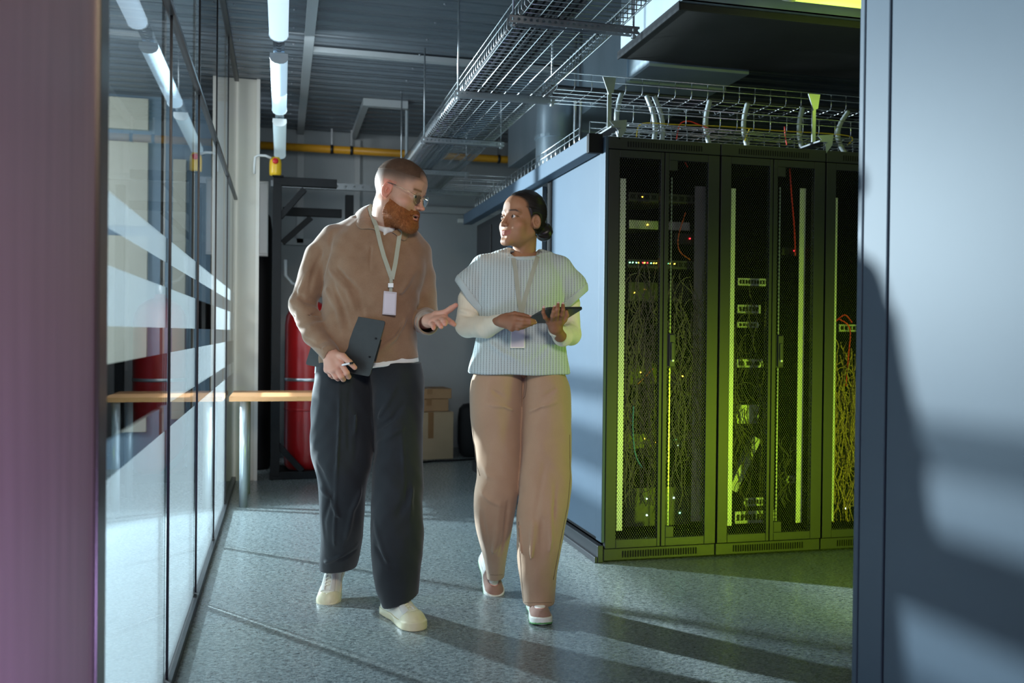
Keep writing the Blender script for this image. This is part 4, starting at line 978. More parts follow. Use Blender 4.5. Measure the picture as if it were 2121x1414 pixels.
def beardmask(X,Y,Z):
    ax = np.abs(X)
    top = -.050 + .020*np.clip((.050-Y)/.06,0,1) - .006*np.clip((Y-.06)/.02,0,1)
    back = (.004-.55*np.clip(-.045-Z,0,.04)-.25*np.clip(Z+.045,0,.05)) - Y
    lips = .0128 - np.sqrt((X*.52)**2+((Z+.0735)*1.0)**2); lips = np.where(Y > .064, lips, -.02)
    main = np.maximum(np.maximum(Z-top, back), np.maximum(-.135-Z, lips))
    mc = -.0515-.30*np.clip(ax-.006,0,.03); must = np.maximum(np.maximum(np.abs(Z-mc)-.0058, ax-.029), .066-Y)
    conn = np.maximum(np.maximum(np.abs(ax-.028)-.0065, np.abs(Z+.068)-.020), .06-Y)
    return np.minimum(np.minimum(main, must), conn)
bo = lambda X,Y,Z: .0022 + .0070*np.clip((-.060-Z)/.05,0,1)*np.clip((Y+.01)/.04,0,1) + .0007*np.sin(X*900+Y*700)*np.sin(Z*1100+Y*500)
bg = shell(hf, beardmask, .0024, bo, .005)
V, Fq = bg.mesh(1); V = place_head(V,hs,HM,HC); Fq = flip(Fq)
mesh_object('beard', [(V, Fq), strands(V, Fq, mbeard, man, 'beard', 9000, .0055, (.25,-.1,-.9), .00030)], mbeard, man)
# ---- brown knit polo
mpolo = fabric('brown_knit', (.20,.115,.066), (.31,.192,.118), 420, .35, .9, (1,1,2.2), 12, .35)
pf = Field((-.42,-.32,.88),(.36,.30,1.63), .0038)
rows = [MF.row(*r) for r in ((455,735,835,3.70,.075),(480,694,868,3.70,.10),(505,672,884,3.71,.115),(540,672,886,3.71,.124),(580,674,880,3.71,.126),(620,669,868,3.71,.124),(675,663,860,3.71,.122),(715,656,864,3.71,.124),(745,653,869,3.71,.124),(790,654,868,3.71,.122))]
pf.loft(rows, .03, 2.5)
c2 = L(790,462,3.705); pf.cap(L(696,492,3.71), L(768,462,3.715), .050,.052,.03); pf.cap(L(868,520,3.72), L(815,480,3.72), .042,.05,.03)
pf.cap(L(690,496,3.71), L(660,530,3.715), .052,.056,.03); pf.cap(L(660,530,3.715), L(626,632,3.70), .056,.053,.012); pf.cap(L(626,632,3.70), L(650,690,3.635), .053,.047,.016); pf.cap(L(650,690,3.635), L(682,730,3.575), .047,.037,.012)
pf.cap(L(866,525,3.725), L(876,575,3.76), .048,.052,.02); pf.cap(L(876,575,3.76), L(882,652,3.79), .052,.050,.015); pf.cap(L(882,655,3.79), L(884,668,3.64), .050,.047,.016); pf.cap(L(884,668,3.64), L(887,671,3.52), .046,.041,.012)
# folds: elbow, sleeve, torso drag lines
q = lambda *a: [L(*p) for p in a]
for a, w, am in (((( 600,600,3.66),(632,622,3.645),(655,628,3.67)), .012,-.006), (((598,622,3.66),(630,640,3.64),(655,640,3.66)), .011,.006), (((606,655,3.66),(640,655,3.63),(662,650,3.65)), .010,-.006),
                 (((612,672,3.64),(645,676,3.60),(668,668,3.62)),.010,.005), (((640,560,3.66),(622,600,3.655),(612,640,3.66)),.010,.005), (((668,520,3.66),(650,560,3.66),(640,600,3.66)),.012,-.004),
                 (((630,700,3.60),(655,712,3.56),(676,706,3.56)),.008,-.004), (((638,715,3.60),(665,722,3.54),(684,716,3.55)),.007,.003),
                 (((682,560,3.62),(720,600,3.59),(735,640,3.59)),.012,.005), (((700,555,3.61),(740,600,3.585),(752,650,3.585)),.011,-.004), (((676,600,3.63),(700,640,3.60),(712,690,3.60)),.012,.005), (((690,590,3.61),(712,640,3.59),(722,680,3.59)),.010,-.004),
                 (((858,560,3.63),(830,610,3.59),(815,660,3.585)),.014,.005), (((866,590,3.64),(846,640,3.60),(828,700,3.59)),.012,-.004), (((850,650,3.62),(820,700,3.59),(780,730,3.585)),.014,.005), (((862,690,3.63),(830,730,3.59),(790,748,3.585)),.010,-.005),
                 (((864,715,3.63),(835,745,3.595),(800,757,3.59)),.010,.005), (((672,565,3.66),(680,520,3.62),(688,480,3.64)),.010,-.004),
                 (((858,640,3.70),(880,634,3.72),(905,640,3.74)),.010,-.007), (((860,655,3.70),(884,645,3.68),(908,652,3.70)),.009,.007), (((862,672,3.68),(876,655,3.64),(900,648,3.66)),.008,-.006), (((864,690,3.66),(872,665,3.60),(890,652,3.60)),.008,.005),
                 (((770,500,3.60),(766,540,3.585),(766,560,3.585)),.005,-.003)):
    pf.fold(q(*a), w, am)
pf.wave(.0022, 38, 20, 30); pf.wave(.0012, 85, 40, 60, 1)
# openings
sl_a, sl_b = L(652,766,3.71), L(868,741,3.71); nrm = np.cross(sl_b-sl_a, np.array((0,1,0))); nrm = nrm if nrm[2] < 0 else -nrm
pf.half(sl_a, nrm, .006)
pf.cap(L(887,671,3.49), L(885,669,3.60), .034,.034,.004,'s'); pf.half(L(887,671,3.505), (-.05,-1,-.12) if False else (L(887,671,3.50)-L(884,668,3.64)), .004) if False else None
pf.cap(L(694,743,3.553), L(676,723,3.585), .029,.028,.004,'s')
pf.cap(HC + HM @ np.array((0,-.028,-.055))*hs, neck_base+np.array((0,-.01,-.03)), .064,.062,.006,'s')
# V placket opening
pf.cap(L(800,452,3.600), L(797,489,3.590), .030,.005,.004,'s')
polo = mesh_object('polo_sweater', [pf.mesh(1)], mpolo, man)
dg = bpy.context.evaluated_depsgraph_get()
def bvh_of(obj): 
    me = obj.data; Mw = obj.parent.matrix_basis if obj.parent else Matrix()
    Mw = Matrix.Translation(obj.parent.location) @ obj.parent.rotation_euler.to_matrix().to_4x4() if obj.parent else Matrix()
    return BVHTree.FromPolygons([Mw @ v.co for v in me.vertices], [tuple(p.vertices) for p in me.polygons])
def hug(bv, px, py, off, fall=3.6):
    v = ray(px, py).normalized(); h = bv.ray_cast(EYE, v)
    return (h[0] - v*off) if h[0] else P(px, py, fall)
# collar: two leaves, a thin folded band
def slab(name, pts, th, m, parent, frame, sub=0, bevel=None):
    """thin cloth panel through a ring of points (px,py,d) with thickness towards the wearer"""
    bm = bmesh.new(); vs = [bm.verts.new(frame.L(*p)) for p in pts]; fc = bm.faces.new(vs); bmesh.ops.triangulate(bm, faces=[fc])
    me = bpy.data.meshes.new(name); bm.to_mesh(me); bm.free(); o = bpy.data.objects.new(name, me); C.objects.link(o); me.materials.append(m); o.parent = parent
    s_ = o.modifiers.new('thick','SOLIDIFY'); s_.thickness = th; s_.offset = 0
    b_ = o.modifiers.new('b','BEVEL'); b_.width = th*.4; b_.segments = 2; return o
def grid_cloth(name, rows_, th, m, parent, frame, sub=2):
    V = [tuple(frame.L(*p)) for r in rows_ for p in r]; w = len(rows_[0]); Fs = [(i*w+j, i*w+j+1, (i+1)*w+j+1, (i+1)*w+j) for i in range(len(rows_)-1) for j in range(w-1)]
    me = bpy.data.meshes.new(name); me.from_pydata(V, [], Fs); o = bpy.data.objects.new(name, me); C.objects.link(o); me.materials.append(m); o.parent = parent
    me.polygons.foreach_set('use_smooth', [True]*len(me.polygons))
    s_ = o.modifiers.new('sub','SUBSURF'); s_.levels = sub; s_.render_levels = sub; t_ = o.modifiers.new('thick','SOLIDIFY'); t_.thickness = th; t_.offset = 0; return o
def HGW(bv, px, py, off, fall): 
    return MF.w2l(hug(bv, px, py, off, fall))
def grid_cloth2(name, rows_, th, m, parent, sub=2):
    V = [tuple(p) for r in rows_ for p in r]; w = len(rows_[0]); Fs = [(i*w+j, i*w+j+1, (i+1)*w+j+1, (i+1)*w+j) for i in range(len(rows_)-1) for j in range(w-1)]
    me = bpy.data.meshes.new(name); me.from_pydata(V, [], Fs); o = bpy.data.objects.new(name, me); C.objects.link(o); me.materials.append(m); o.parent = parent
    me.polygons.foreach_set('use_smooth', [True]*len(me.polygons))
    s_ = o.modifiers.new('sub','SUBSURF'); s_.levels = sub; s_.render_levels = sub; s_.boundary_smooth = 'PRESERVE_CORNERS'; t_ = o.modifiers.new('thick','SOLIDIFY'); t_.thickness = th; t_.offset = 0; return o
pbv = bvh_of(polo); G_ = lambda x, y, o, f=3.70: HGW(pbv, x, y, o, f)
LC = MF.L
grid_cloth2('collar', [[LC(771,424,3.765),LC(759,428,3.72),LC(763,440,3.665),LC(769,453,3.63),LC(777,466,3.605),LC(788,480,3.590)],
                       [LC(764,424,3.785),LC(748,429,3.725),G_(750,446,.020),G_(757,458,.018),G_(768,467,.014),G_(782,478,.009)],
                       [LC(758,428,3.80),LC(738,435,3.735),G_(741,452,.013),G_(749,465,.012),G_(762,470,.010),G_(776,475,.008)],
                       [LC(755,432,3.80),LC(733,440,3.735),G_(736,459,.006),G_(743,475,.006),G_(757,474,.006),G_(772,473,.006)]], .0035, mpolo, man)
grid_cloth2('collar', [[LC(838,468,3.71),LC(836,468,3.66),LC(830,470,3.625),LC(822,475,3.605),LC(812,480,3.592)],
                       [LC(846,474,3.71),LC(844,475,3.655),G_(839,481,.014),G_(830,486,.012),G_(820,485,.009)],
                       [LC(851,478,3.71),LC(850,482,3.665),G_(845,491,.006),G_(839,501,.006),G_(828,494,.006)]], .0035, mpolo, man)
# white t-shirt at neck and hem
mtee = fabric('white_cotton', (.66,.66,.64), (.74,.74,.72), 600, .2, .9)
wf = Field((-.32,-.25,.85),(.30,.30,1.12), .0045)
wf.loft([MF.row(*r) for r in ((700,664,860,3.71,.105),(745,656,866,3.71,.122),(765,653,872,3.71,.124),(800,653,874,3.71,.122))], .02, 2.5)
wf.half(L(652,775,3.71), nrm, .004)
nf = Field((-.12,-.2,1.44),(.22,.25,1.62), .004)
nf.cap(L(799,472,3.695), L(797,494,3.70), .070,.082,.01); nf.cap(HC + HM @ np.array((0,-.028,-.055))*hs, neck_base+np.array((0,-.01,-.03)), .0645,.064,.004,'s'); nf.half(L(800,470,3.62),(0,-.55,.84),.006)
tee = mesh_object('t_shirt', [wf.mesh(1)], mtee, man)
ring = [L(*p) for p in ((765,444,3.68),(772,460,3.64),(784,470,3.615),(800,474,3.605),(815,472,3.615),(828,468,3.645),(834,463,3.69))]
nf.cap(ring[0], ring[0], .004)
for a, c in zip(ring, ring[1:]): nf.cap(a, c, .007, .007, .003)
nf.cap(L(790,478,3.618), L(812,477,3.618), .009, .009, .01); nf.cap(L(796,486,3.606), L(800,480,3.610), .007, .009, .01); mesh_object('neckline', [nf.mesh(1)], mtee, tee)
# ---- trousers
mtrs = fabric('charcoal_twill', (.011,.013,.016), (.018,.021,.025), 700, .25, .75, (1,1,1), 8, .15)
tr = Field((-.32,-.36,.03),(.32,.36,1.02), .0045)
Lrows = [(750,656,765,3.71,.115),(800,650,772,3.70,.115),(850,644,776,3.69,.112),(900,644,777,3.67,.108),(940,645,774,3.655,.104),(970,651,768,3.645,.100),(1000,661,760,3.64,.096),(1040,662,756,3.65,.09),(1085,665,752,3.68,.086),(1125,667,748,3.735,.084),(1160,662,742,3.79,.082),(1180,661,736,3.83,.080),(1200,668,722,3.86,.075)]
Rrows = [(750,765,872,3.71,.115),(800,770,881,3.70,.115),(850,773,877,3.69,.112),(900,776,875,3.67,.108),(950,776,876,3.65,.102),(1000,771,876,3.60,.096),(1050,769,876,3.575,.092),(1100,768,877,3.56,.090),(1150,769,875,3.56,.090),(1190,772,870,3.575,.086),(1225,780,866,3.59,.082),(1255,793,866,3.605,.078),(1275,800,864,3.615,.074)]
tr.loft([MF.row(*r) for r in Lrows], .02, 2.2); tr.loft([MF.row(*r) for r in Rrows], .012, 2.2)
for a, w, am in ((((704,790,3.59),(702,880,3.565),(698,960,3.54),(694,1060,3.56),(690,1170,3.68)),.007,.004),
                 (((830,850,3.59),(836,960,3.545),(838,1080,3.47),(836,1210,3.455)),.007,.003),
                 (((726,800,3.59),(722,860,3.575),(722,930,3.56)),.008,-.004), (((742,800,3.59),(738,860,3.58),(735,900,3.57)),.008,.005), (((757,800,3.59),(750,870,3.58),(735,950,3.56)),.008,-.004),
                 (((775,770,3.59),(773,850,3.58),(775,940,3.60)),.006,-.005),
                 (((778,870,3.59),(800,840,3.585),(820,800,3.59)),.010,.005), (((780,890,3.59),(812,868,3.575),(840,830,3.58)),.009,-.005), (((782,920,3.59),(812,900,3.56),(846,880,3.57)),.010,.004),
                 (((652,960,3.57),(672,1000,3.55),(688,1040,3.56)),.012,-.006), (((664,1010,3.58),(684,1030,3.555),(705,1080,3.57)),.010,.006), (((690,1020,3.55),(670,1080,3.60),(672,1150,3.66)),.010,-.004),
                 (((752,1010,3.58),(730,1060,3.575),(715,1130,3.63)),.014,.005), (((664,1180,3.72),(695,1168,3.68),(735,1140,3.70)),.008,-.007), (((668,1168,3.71),(700,1155,3.675),(738,1125,3.69)),.009,.006),
                 (((845,1000,3.52),(838,1040,3.49),(826,1065,3.485)),.014,-.006), (((862,980,3.53),(852,1040,3.50),(846,1080,3.50)),.012,.005), (((780,1130,3.50),(800,1170,3.47),(830,1185,3.46)),.010,-.004),
                 (((776,1080,3.50),(790,1130,3.48),(805,1180,3.47)),.011,.004), (((832,1225,3.46),(850,1208,3.46),(866,1190,3.49)),.007,-.008), (((828,1240,3.46),(852,1228,3.45),(868,1215,3.49)),.007,.007), (((800,1248,3.465),(830,1232,3.455),(860,1238,3.48)),.006,-.004)):
    tr.fold(q(*a), w, am)
tr.wave(.002, 40, 22, 22); tr.wave(.001, 90, 50, 45, 2)
a_, b_ = L(803,1275,3.46), L(866,1250,3.46); nr2 = np.cross(b_-a_, np.array((.0,1,.05))); nr2 = nr2 if nr2[2] < 0 else -nr2
zc = L(700,1190,3.72)[2]
tr.put(lambda X,Y,Z: np.where(X < L(765,1100,3.6)[0], (L(700,1192,3.70)[2]+.10*(X-L(700,1192,3.7)[0]))-Z, -1.).astype(np.float32)+0*Y, tr.lo, tr.lo+tr.h*tr.n, .004, 'i')
tr.put(lambda X,Y,Z: np.where(X >= L(765,1100,3.6)[0], ((X-a_[0])*nr2[0]+(Y-a_[1])*nr2[1]+(Z-a_[2])*nr2[2])/np.linalg.norm(nr2), -1.).astype(np.float32), tr.lo, tr.lo+tr.h*tr.n, .004, 'i')
trousers = mesh_object('trousers', [tr.mesh(1)], mtrs, man)
# ---- shoes
def shoe(parent, label, toe, yaw, pitch, msole, mupper, mcap, mlace, scale=1.0, style='rubber', lift=0):
    """toe: ball-of-foot ground point in the person frame; yaw: toe direction, 0 = towards viewer; pitch: heel raised"""
    f = Field((-.065,-.15,-.01),(.065,.165,.15), .0028)
    th = .027 if style == 'rubber' else .030
    A0, A1, ra, rb = np.array((0,-.100)), np.array((.003,.097)), .0335, .0455
    def foot(X,Y):
        bx, by = A1-A0; t = np.clip(((X-A0[0])*bx+(Y-A0[1])*by)/(bx*bx+by*by),0,1)
        r = ra+(rb-ra)*t - .006*np.exp(-((t-.42)/.2)**2)
        q = np.sqrt((X-A0[0]-t*bx)**2+((Y-A0[1]-t*by)*np.where(Y>A1[1],.90,1))**2); return q-r, r
    def sole(X,Y,Z):
        d, r = foot(X,Y); bott = .012*np.clip((Y-.09)/.05,0,1)**2
        return np.maximum(d-.003, np.maximum(Z-(th+.005*np.clip((Y-.10)/.04,0,1)), bott-Z))
    H = lambda Y: np.interp(np.ravel(Y), [-.14,-.12,-.08,-.05,-.01,.03,.06,.09,.115,.15], [.075,.092,.100,.102,.098,.082,.068,.060,.056,.050]).reshape(np.shape(Y)).astype(np.float32)
    W = lambda Y: (foot(np.zeros_like(Y)+.003, Y)[1]); cxf = lambda Y: 0*Y
    def upper(X,Y,Z):
        d, r = foot(X,Y); n_ = np.clip(1+d/r,0,3); hh = H(Y); g = (n_**2.6 + (np.clip(Z,0,1)/hh)**2.2)**(1/2.4)
        return np.maximum((g-1)*.035, .004-Z)
    lo, hi = (-.065,-.15,0),(.065,.165,.13)
    fu = Field((-.065,-.15,-.01),(.065,.165,.15), .0028); fu.put(upper, lo, hi, .003); fu.cap((0,-.085,.11),(0,-.04,.125), .030,.026,.006,'s')
    fs = Field((-.065,-.15,-.01),(.065,.165,.15), .0028); fs.put(sole, lo, hi, .003)
    if style == 'rubber':     # rubber toe cap rising over the toes and foxing
        cap = lambda X,Y,Z: np.maximum(upper(X,Y,Z)-.0035, (.090-.02*np.abs(X)/.04+ (Z-.02)*.45) - Y)
        fs.put(cap, lo, hi, .003)
    B = np.column_stack([[math.cos(yaw), math.sin(yaw),0],[math.sin(yaw),-math.cos(yaw),0],[0,0,1]]) @ rotm('X', -pitch)
    piv = np.array((0,.085,0)); T = lambda V: ((V-piv)*scale) @ B.T + np.array(toe) + np.array((0,0,lift))
    V, Fq = fu.mesh(2); up = mesh_object('shoe', [(T(V), flip(Fq))], mupper, parent); tag(up, label)
    V, Fq = fs.mesh(2); mesh_object('sole', [(T(V), flip(Fq))], msole, up)
    if style == 'rubber':
        b = MB()
        for k in range(5):
            y = .068-.014*k; z = float(H(np.array([y]))[0])+.003
            for s_ in (-1,1): b.tube([T(np.array(p)) for p in ((-s_*.016,y+.004,z-.004),(0.002,y,z+.001),(s_*.018,y-.008,z-.003))], .0019, 6)
        b.tube([T(np.array(p)) for p in ((.0,.0,.094),(.012,.012,.090),(.022,.026,.078),(.016,.034,.074))], .0018, 6); b.tube([T(np.array(p)) for p in ((.0,.0,.094),(-.014,.010,.090),(-.022,.028,.076))], .0018, 6)
        b.build('laces', mlace, up, True)
        g = Field((-.065,-.15,-.01),(.065,.165,.15), .0028)   # eyestay panel
        g.put(lambda X,Y,Z: np.maximum(np.maximum(upper(X,Y,Z)-.0022, np.abs(X)-.026-.1*(Y-.03)), np.maximum(Y-.092, -.02-Y)), lo, hi, .002)
        g.put(lambda X,Y,Z: np.maximum(np.abs(X)-.008, np.abs(Y-.04)-.048)+0*Z, lo, hi, .002, 's')
        V, Fq = g.mesh(1); mesh_object('eyestay', [(T(V), flip(Fq))], mcap, up)
    else:
        g = Field((-.065,-.15,-.01),(.065,.165,.15), .0028)   # brown toe overlay wrapping the front and sides
        g.put(lambda X,Y,Z: np.maximum(np.maximum(upper(X,Y,Z)-.0022, .028-Z), (.040+.0*Z)-Y + np.where(np.abs(X)<.026, 0, -.03)), lo, hi, .002)
        g.put(lambda X,Y,Z: np.sqrt((X/.024)**2+((Y-.062)/.045)**2)*.024-.024+0*Z, lo, hi, .002, 's')
        V, Fq = g.mesh(1); mesh_object('toe_overlay', [(T(V), flip(Fq))], mcap, up)
        r_ = MB(); r_.tube([T(np.array((.025*math.sin(t),.062+.046*math.cos(t), float(H(np.array([.062+.046*math.cos(t)]))[0])*(1-abs(math.sin(t))**3*.22)+.0035))) for t in np.linspace(-1.7,1.7,18)], .0016, 6); r_.build('pink_piping', mlace, up, True)
        V = np.array([(x,y,z) for y in np.linspace(-.12,.13,24) for (x,z) in ((0,0),)]); 
        g = Field((-.065,-.15,-.02),(.065,.165,.15), .0028); g.put(lambda X,Y,Z: np.maximum(foot(X,Y)[0]-.0036, np.maximum(Z-.0075-.010*np.clip((Y-.09)/.06,0,1)**2, -.0015+.010*np.clip((Y-.09)/.06,0,1)**2-Z)), lo, hi, .002)
        V, Fq = g.mesh(1); mesh_object('green_outsole', [(T(V), flip(Fq))], mgreen, up)
    return up
mrub = varied('tan_rubber', (.62,.55,.36),(.56,.49,.32), 20, .4); mcanvas = fabric('ivory_suede', (.60,.56,.46),(.68,.64,.55), 300, .25, .8); mstay = fabric('grey_suede', (.50,.47,.42),(.56,.53,.48), 400, .3, .85); mlace1 = mat('cream_lace', (.66,.60,.46), .7)
def ground(fr, px, py): p = onplane(px, py, 2, 0.0); return fr.w2l(p)
gA = ground(MF, 681, 1242); gB = ground(MF, 851, 1297)
shoe(man, 'cream lace-up shoe with rubber toe, heel lifted', gA, R(-2), R(30), mrub, mcanvas, mstay, mlace1, 1.02)
shoe(man, 'cream lace-up shoe with rubber toe, planted in front', gB, R(33), R(0), mrub, mcanvas, mstay, mlace1, 1.05)
# ================================================================== THINGS WORN OR HELD BY THE MAN
polo_bv = bvh_of(polo)
def ribbon(name, path, w, th, m, parent, twist=None):
    """flat band along 3-D path (world points), lying square to the view direction of its wearer's front"""
    path = [Vector(p) for p in path]; b = MB(); n_ = len(path)
    for i, p in enumerate(path):
        t = (path[min(i+1,n_-1)]-path[max(i-1,0)]).normalized(); fwd = (EYE-p).normalized()
        if twist: fwd = (Matrix.Rotation(twist[0]+(twist[1]-twist[0])*i/(n_-1), 3, t) @ fwd)
        s_ = t.cross(fwd).normalized(); nn = s_.cross(t).normalized()
        for a, c in ((-1,-1),(1,-1),(1,1),(-1,1)): b.v.append(tuple(p+s_*a*w/2+nn*c*th/2))
    for i in range(n_-1):
        for k in range(4): b.f.append((i*4+k, i*4+(k+1)%4, (i+1)*4+(k+1)%4, (i+1)*4+k))
    b.f.append((3,2,1,0)); b.f.append(tuple((n_-1)*4+k for k in range(4)))
    return b.build(name, m, parent)
mstrap = fabric('grey_green_strap', (.33,.34,.27),(.40,.41,.34), 900, .2, .6)
def lerp_path(pts, n_):
    out = []
    for i in range(len(pts)-1):
        for k in range(n_): out.append(tuple(a+(b-a)*k/n_ for a, b in zip(pts[i], pts[i+1])))
    out.append(pts[-1]); return out
def lanyard(label, bv, leftp, rightp, tail, back, strap_w):
    t = empty('lanyard', label, 'lanyard', (0,0,0))
    pl = [Vector(p) for p in back[0]] + [hug(bv, x, y, .006) for x, y in lerp_path(leftp, 6)]
    pr = [Vector(p) for p in back[1]] + [hug(bv, x, y, .009) for x, y in lerp_path(rightp, 6)]
    ribbon('strap', pl, strap_w, .0016, mstrap, t); ribbon('strap', pr, strap_w, .0016, mstrap, t)
    if tail: ribbon('strap_tail', [hug(bv, x, y, .010) for x, y in lerp_path(tail, 4)], strap_w*.75, .0018, mstrap, t)
    return t
ln = lanyard('grey green lanyard with blank white badge on the man\'s chest', polo_bv, [(784,487),(788,505),(795,530),(811,576)], [(829,475),(825,505),(819,545),(812,578)], [(810,574),(810,592),(809,606)],
        ([P(770,424,3.765),P(766,431,3.705),P(769,442,3.652),P(774,455,3.610),P(779,467,3.588)], [P(838,462,3.72),P(836,466,3.66),P(833,471,3.60)]), .0165)
def badge(parent, bv, corners, inner, off, mframe_, mcard_):
    """flat card: corner pixels tl,tr,br,bl at the depth of the chest behind it"""
    c0 = hug(bv, sum(c[0] for c in corners)/4, sum(c[1] for c in corners)/4, off); d = (c0-EYE).dot(f_)
    def slab_(cs, dd, th, nm, m, par, bev):
        b = MB(); 
        for k in (0, th): b.v += [tuple(P(x, y, dd-k)) for x, y in cs]
        b.f += [(0,1,2,3),(7,6,5,4),(0,4,5,1),(1,5,6,2),(2,6,7,3),(3,7,4,0)]; return b.build(nm, m, par, bevel=bev)
    h = slab_(corners, d, .004, 'badge_holder', mframe_, parent, .0015); slab_(inner, d-.004, .0006, 'badge_card', mcard_, h, 0); return d
mclear = mat('clear_plastic', (.52,.47,.50), .22); mcardw = mat('blank_card', (.60,.55,.60), .3)
bd = badge(ln, polo_bv, [(795,602),(822,605),(820,653),(792,651)], [(797,607),(819,609),(817,650),(795,648)], .012, mclear, mcardw)
b = MB(); b.v = []
for k in (0,.006): b.v += [tuple(P(x,y,bd-.003-k)) for x,y in ((804,586),(815,586),(815,595),(804,595))]
b.f = [(0,1,2,3),(7,6,5,4),(0,4,5,1),(1,5,6,2),(2,6,7,3),(3,7,4,0)]; b.build('clip', mzlight, ln, bevel=.001)
# clipboard
t = empty('clipboard', 'dark grey clipboard folder held under the man\'s arm', 'clipboard', (0,0,0))
mboard = varied('charcoal_board', (.024,.025,.025),(.018,.019,.019), 30, .55, bs=.2, bscale=400)
def panel3(name, pts, th, m, parent, r=6):
    """flat plate through 4 pixel/depth corners with rounded corners"""
    W_ = [P(*p) for p in pts]; n_ = (W_[1]-W_[0]).cross(W_[3]-W_[0]).normalized(); out = []
    for i in range(4):
        p, a, c = W_[i], W_[i-1], W_[(i+1)%4]; da = (a-p).normalized()*.012; dc = (c-p).normalized()*.012
        for s_ in (0,.25,.5,.75,1): out.append(p+da*(1-s_)**2+dc*s_**2)
    b = MB(); k = len(out)
    for sgn in (-.5,.5): b.v += [tuple(p+n_*th*sgn) for p in out]
    b.f.append(tuple(range(k))); b.f.append(tuple(range(k,2*k))[::-1])
    for i in range(k): b.f.append((i,(i+1)%k,k+(i+1)%k,k+i))
    return b.build(name, m, parent, bevel=.0008), n_
CB = [(667,643,3.665),(799,665,3.535),(766,780,3.530),(633,755,3.660)]
pn, nn_ = panel3('board', CB, .004, mboard, t)
if nn_.dot(EYE-P(*CB[0])) < 0: nn_ = -nn_
o = MB()
def on_board(px, py):
    A = P(*CB[0]); v = ray(px, py); return EYE + v*((A-EYE).dot(nn_)/v.dot(nn_))
for (x, y) in ((779,701),(766,739)): c = on_board(x, y); o.tube([c+nn_*.001, c+nn_*.004], .004, 10)
o.build('rivet', mblk, t)
o = MB(); o.tube([on_board(788,703)-nn_*.003, on_board(776,748)-nn_*.003], .003, 8); o.build('hinge', mblk, t)
# pen
t = empty('pen', 'white and silver pen between the man\'s thumb and finger', 'pen', (0,0,0))
a, c = P(702,757,3.532), P(731,751,3.500)
MB().tube([a, a+(c-a)*.8], .0042, 10).build('barrel', mat('white_pen',(.8,.8,.82),.2), t, True)
MB().tube([a+(c-a)*.8, c, c+(c-a)*.03], [.0042,.0036,.002], 10).build('tip', mblk, t, True)
# eyeglasses
t = empty('eyeglasses', 'thin metal round eyeglasses on the man\'s nose', 'glasses', (0,0,0))
mgold = mat('gold_wire', (.55,.42,.26), .25, .9); mtipb = mat('temple_tip', (.05,.035,.025), .3)
HW = lambda p: MF.l2w(place_head(np.array([p], float), hs, HM, HC)[0])
for s_ in (-1,1):
    cx, cy, cz = s_*.032, .098, -.004
    ring = [HW((cx+.0225*math.cos(q_), cy-.0035*abs(math.cos(q_)) - .10*(abs(cx+.0225*math.cos(q_))-.032)*.9, cz+.0195*math.sin(q_))) for q_ in np.linspace(0,2*PI,33)]
    MB().tube(ring, .00085, 6, False).build('rim', mgold, t, True)
    b = MB(); k = len(ring)-1; b.v = [tuple(p) for p in ring[:-1]]; b.f = [tuple(range(k))]; 
    b.build('lens', mlens if 'mlens' in globals() else globals().setdefault('mlens', (lambda: (lambda m: m)(mglass))()), t)
    MB().tube([HW(p) for p in ((s_*.0545,.0925,.004),(s_*.066,.086,.006),(s_*.078,.060,.010),(s_*.0815,.020,.016))], .0009, 6).build('temple', mgold, t, True)
    MB().tube([HW(p) for p in ((s_*.0815,.020,.016),(s_*.0825,.0,.018),(s_*.0825,-.016,.016),(s_*.0815,-.030,.0))], .0016, 6).build('temple_tip', mtipb, t, True)
MB().tube([HW(p) for p in ((-.0105,.0985,.002),(-.005,.103,.006),(.005,.103,.006),(.0105,.0985,.002))], .0009, 6).build('bridge', mgold, t, True)
# ================================================================== THE WOMAN
WO = P(1080, 690, 3.64); WO = (WO.x, WO.y, 0)
WF = Frame(WO); L = WF.L
woman = empty('person', 'woman with dark hair bun, pale blue knitted vest and beige trousers, holding a tablet', 'person', WO, -YAW)
mskin2 = skin_mat('brown_skin')
hs2 = .95; WM = head_matrix(R(-47), R(6), R(2)); WC = L(1082, 457, 3.62)
wneck = L(1086, 530, 3.67); nd = WM.T @ (wneck - WC)/hs2; nd = nd-np.array((0,-.028,-.055)); NLw = np.linalg.norm(nd)
wfld = head_field(.0020, True, smile=1, neck_dir=nd, neck_len=NLw+.02)
WV, WFc = wfld.mesh(1)
def wmask(X,Y,Z):
    ax = np.abs(X)
    front = (Y + .35*(Z-.07)) - (.076 - 14*np.clip(ax-.004,0,.08)**2)       # parted hairline sweeping back to the temples
    side = Y - (.010 + .55*np.clip(Z,0,.045)) + .3*np.clip(-Z,0,.05)                              # in front of the ear
    m_ = np.where(Z > .045, front, np.minimum(np.maximum(front, side), side))
    low = -.055 - Z + .95*np.clip(Y+.03,0,.1)
    ear = .024 - np.sqrt((Y+.010)**2 + ((Z+.006)*.8)**2)*1.0; ear = np.where(ax > .055, ear, -.02)
    return np.maximum(np.maximum(m_, low), ear)
SK = (.35,.175,.095)
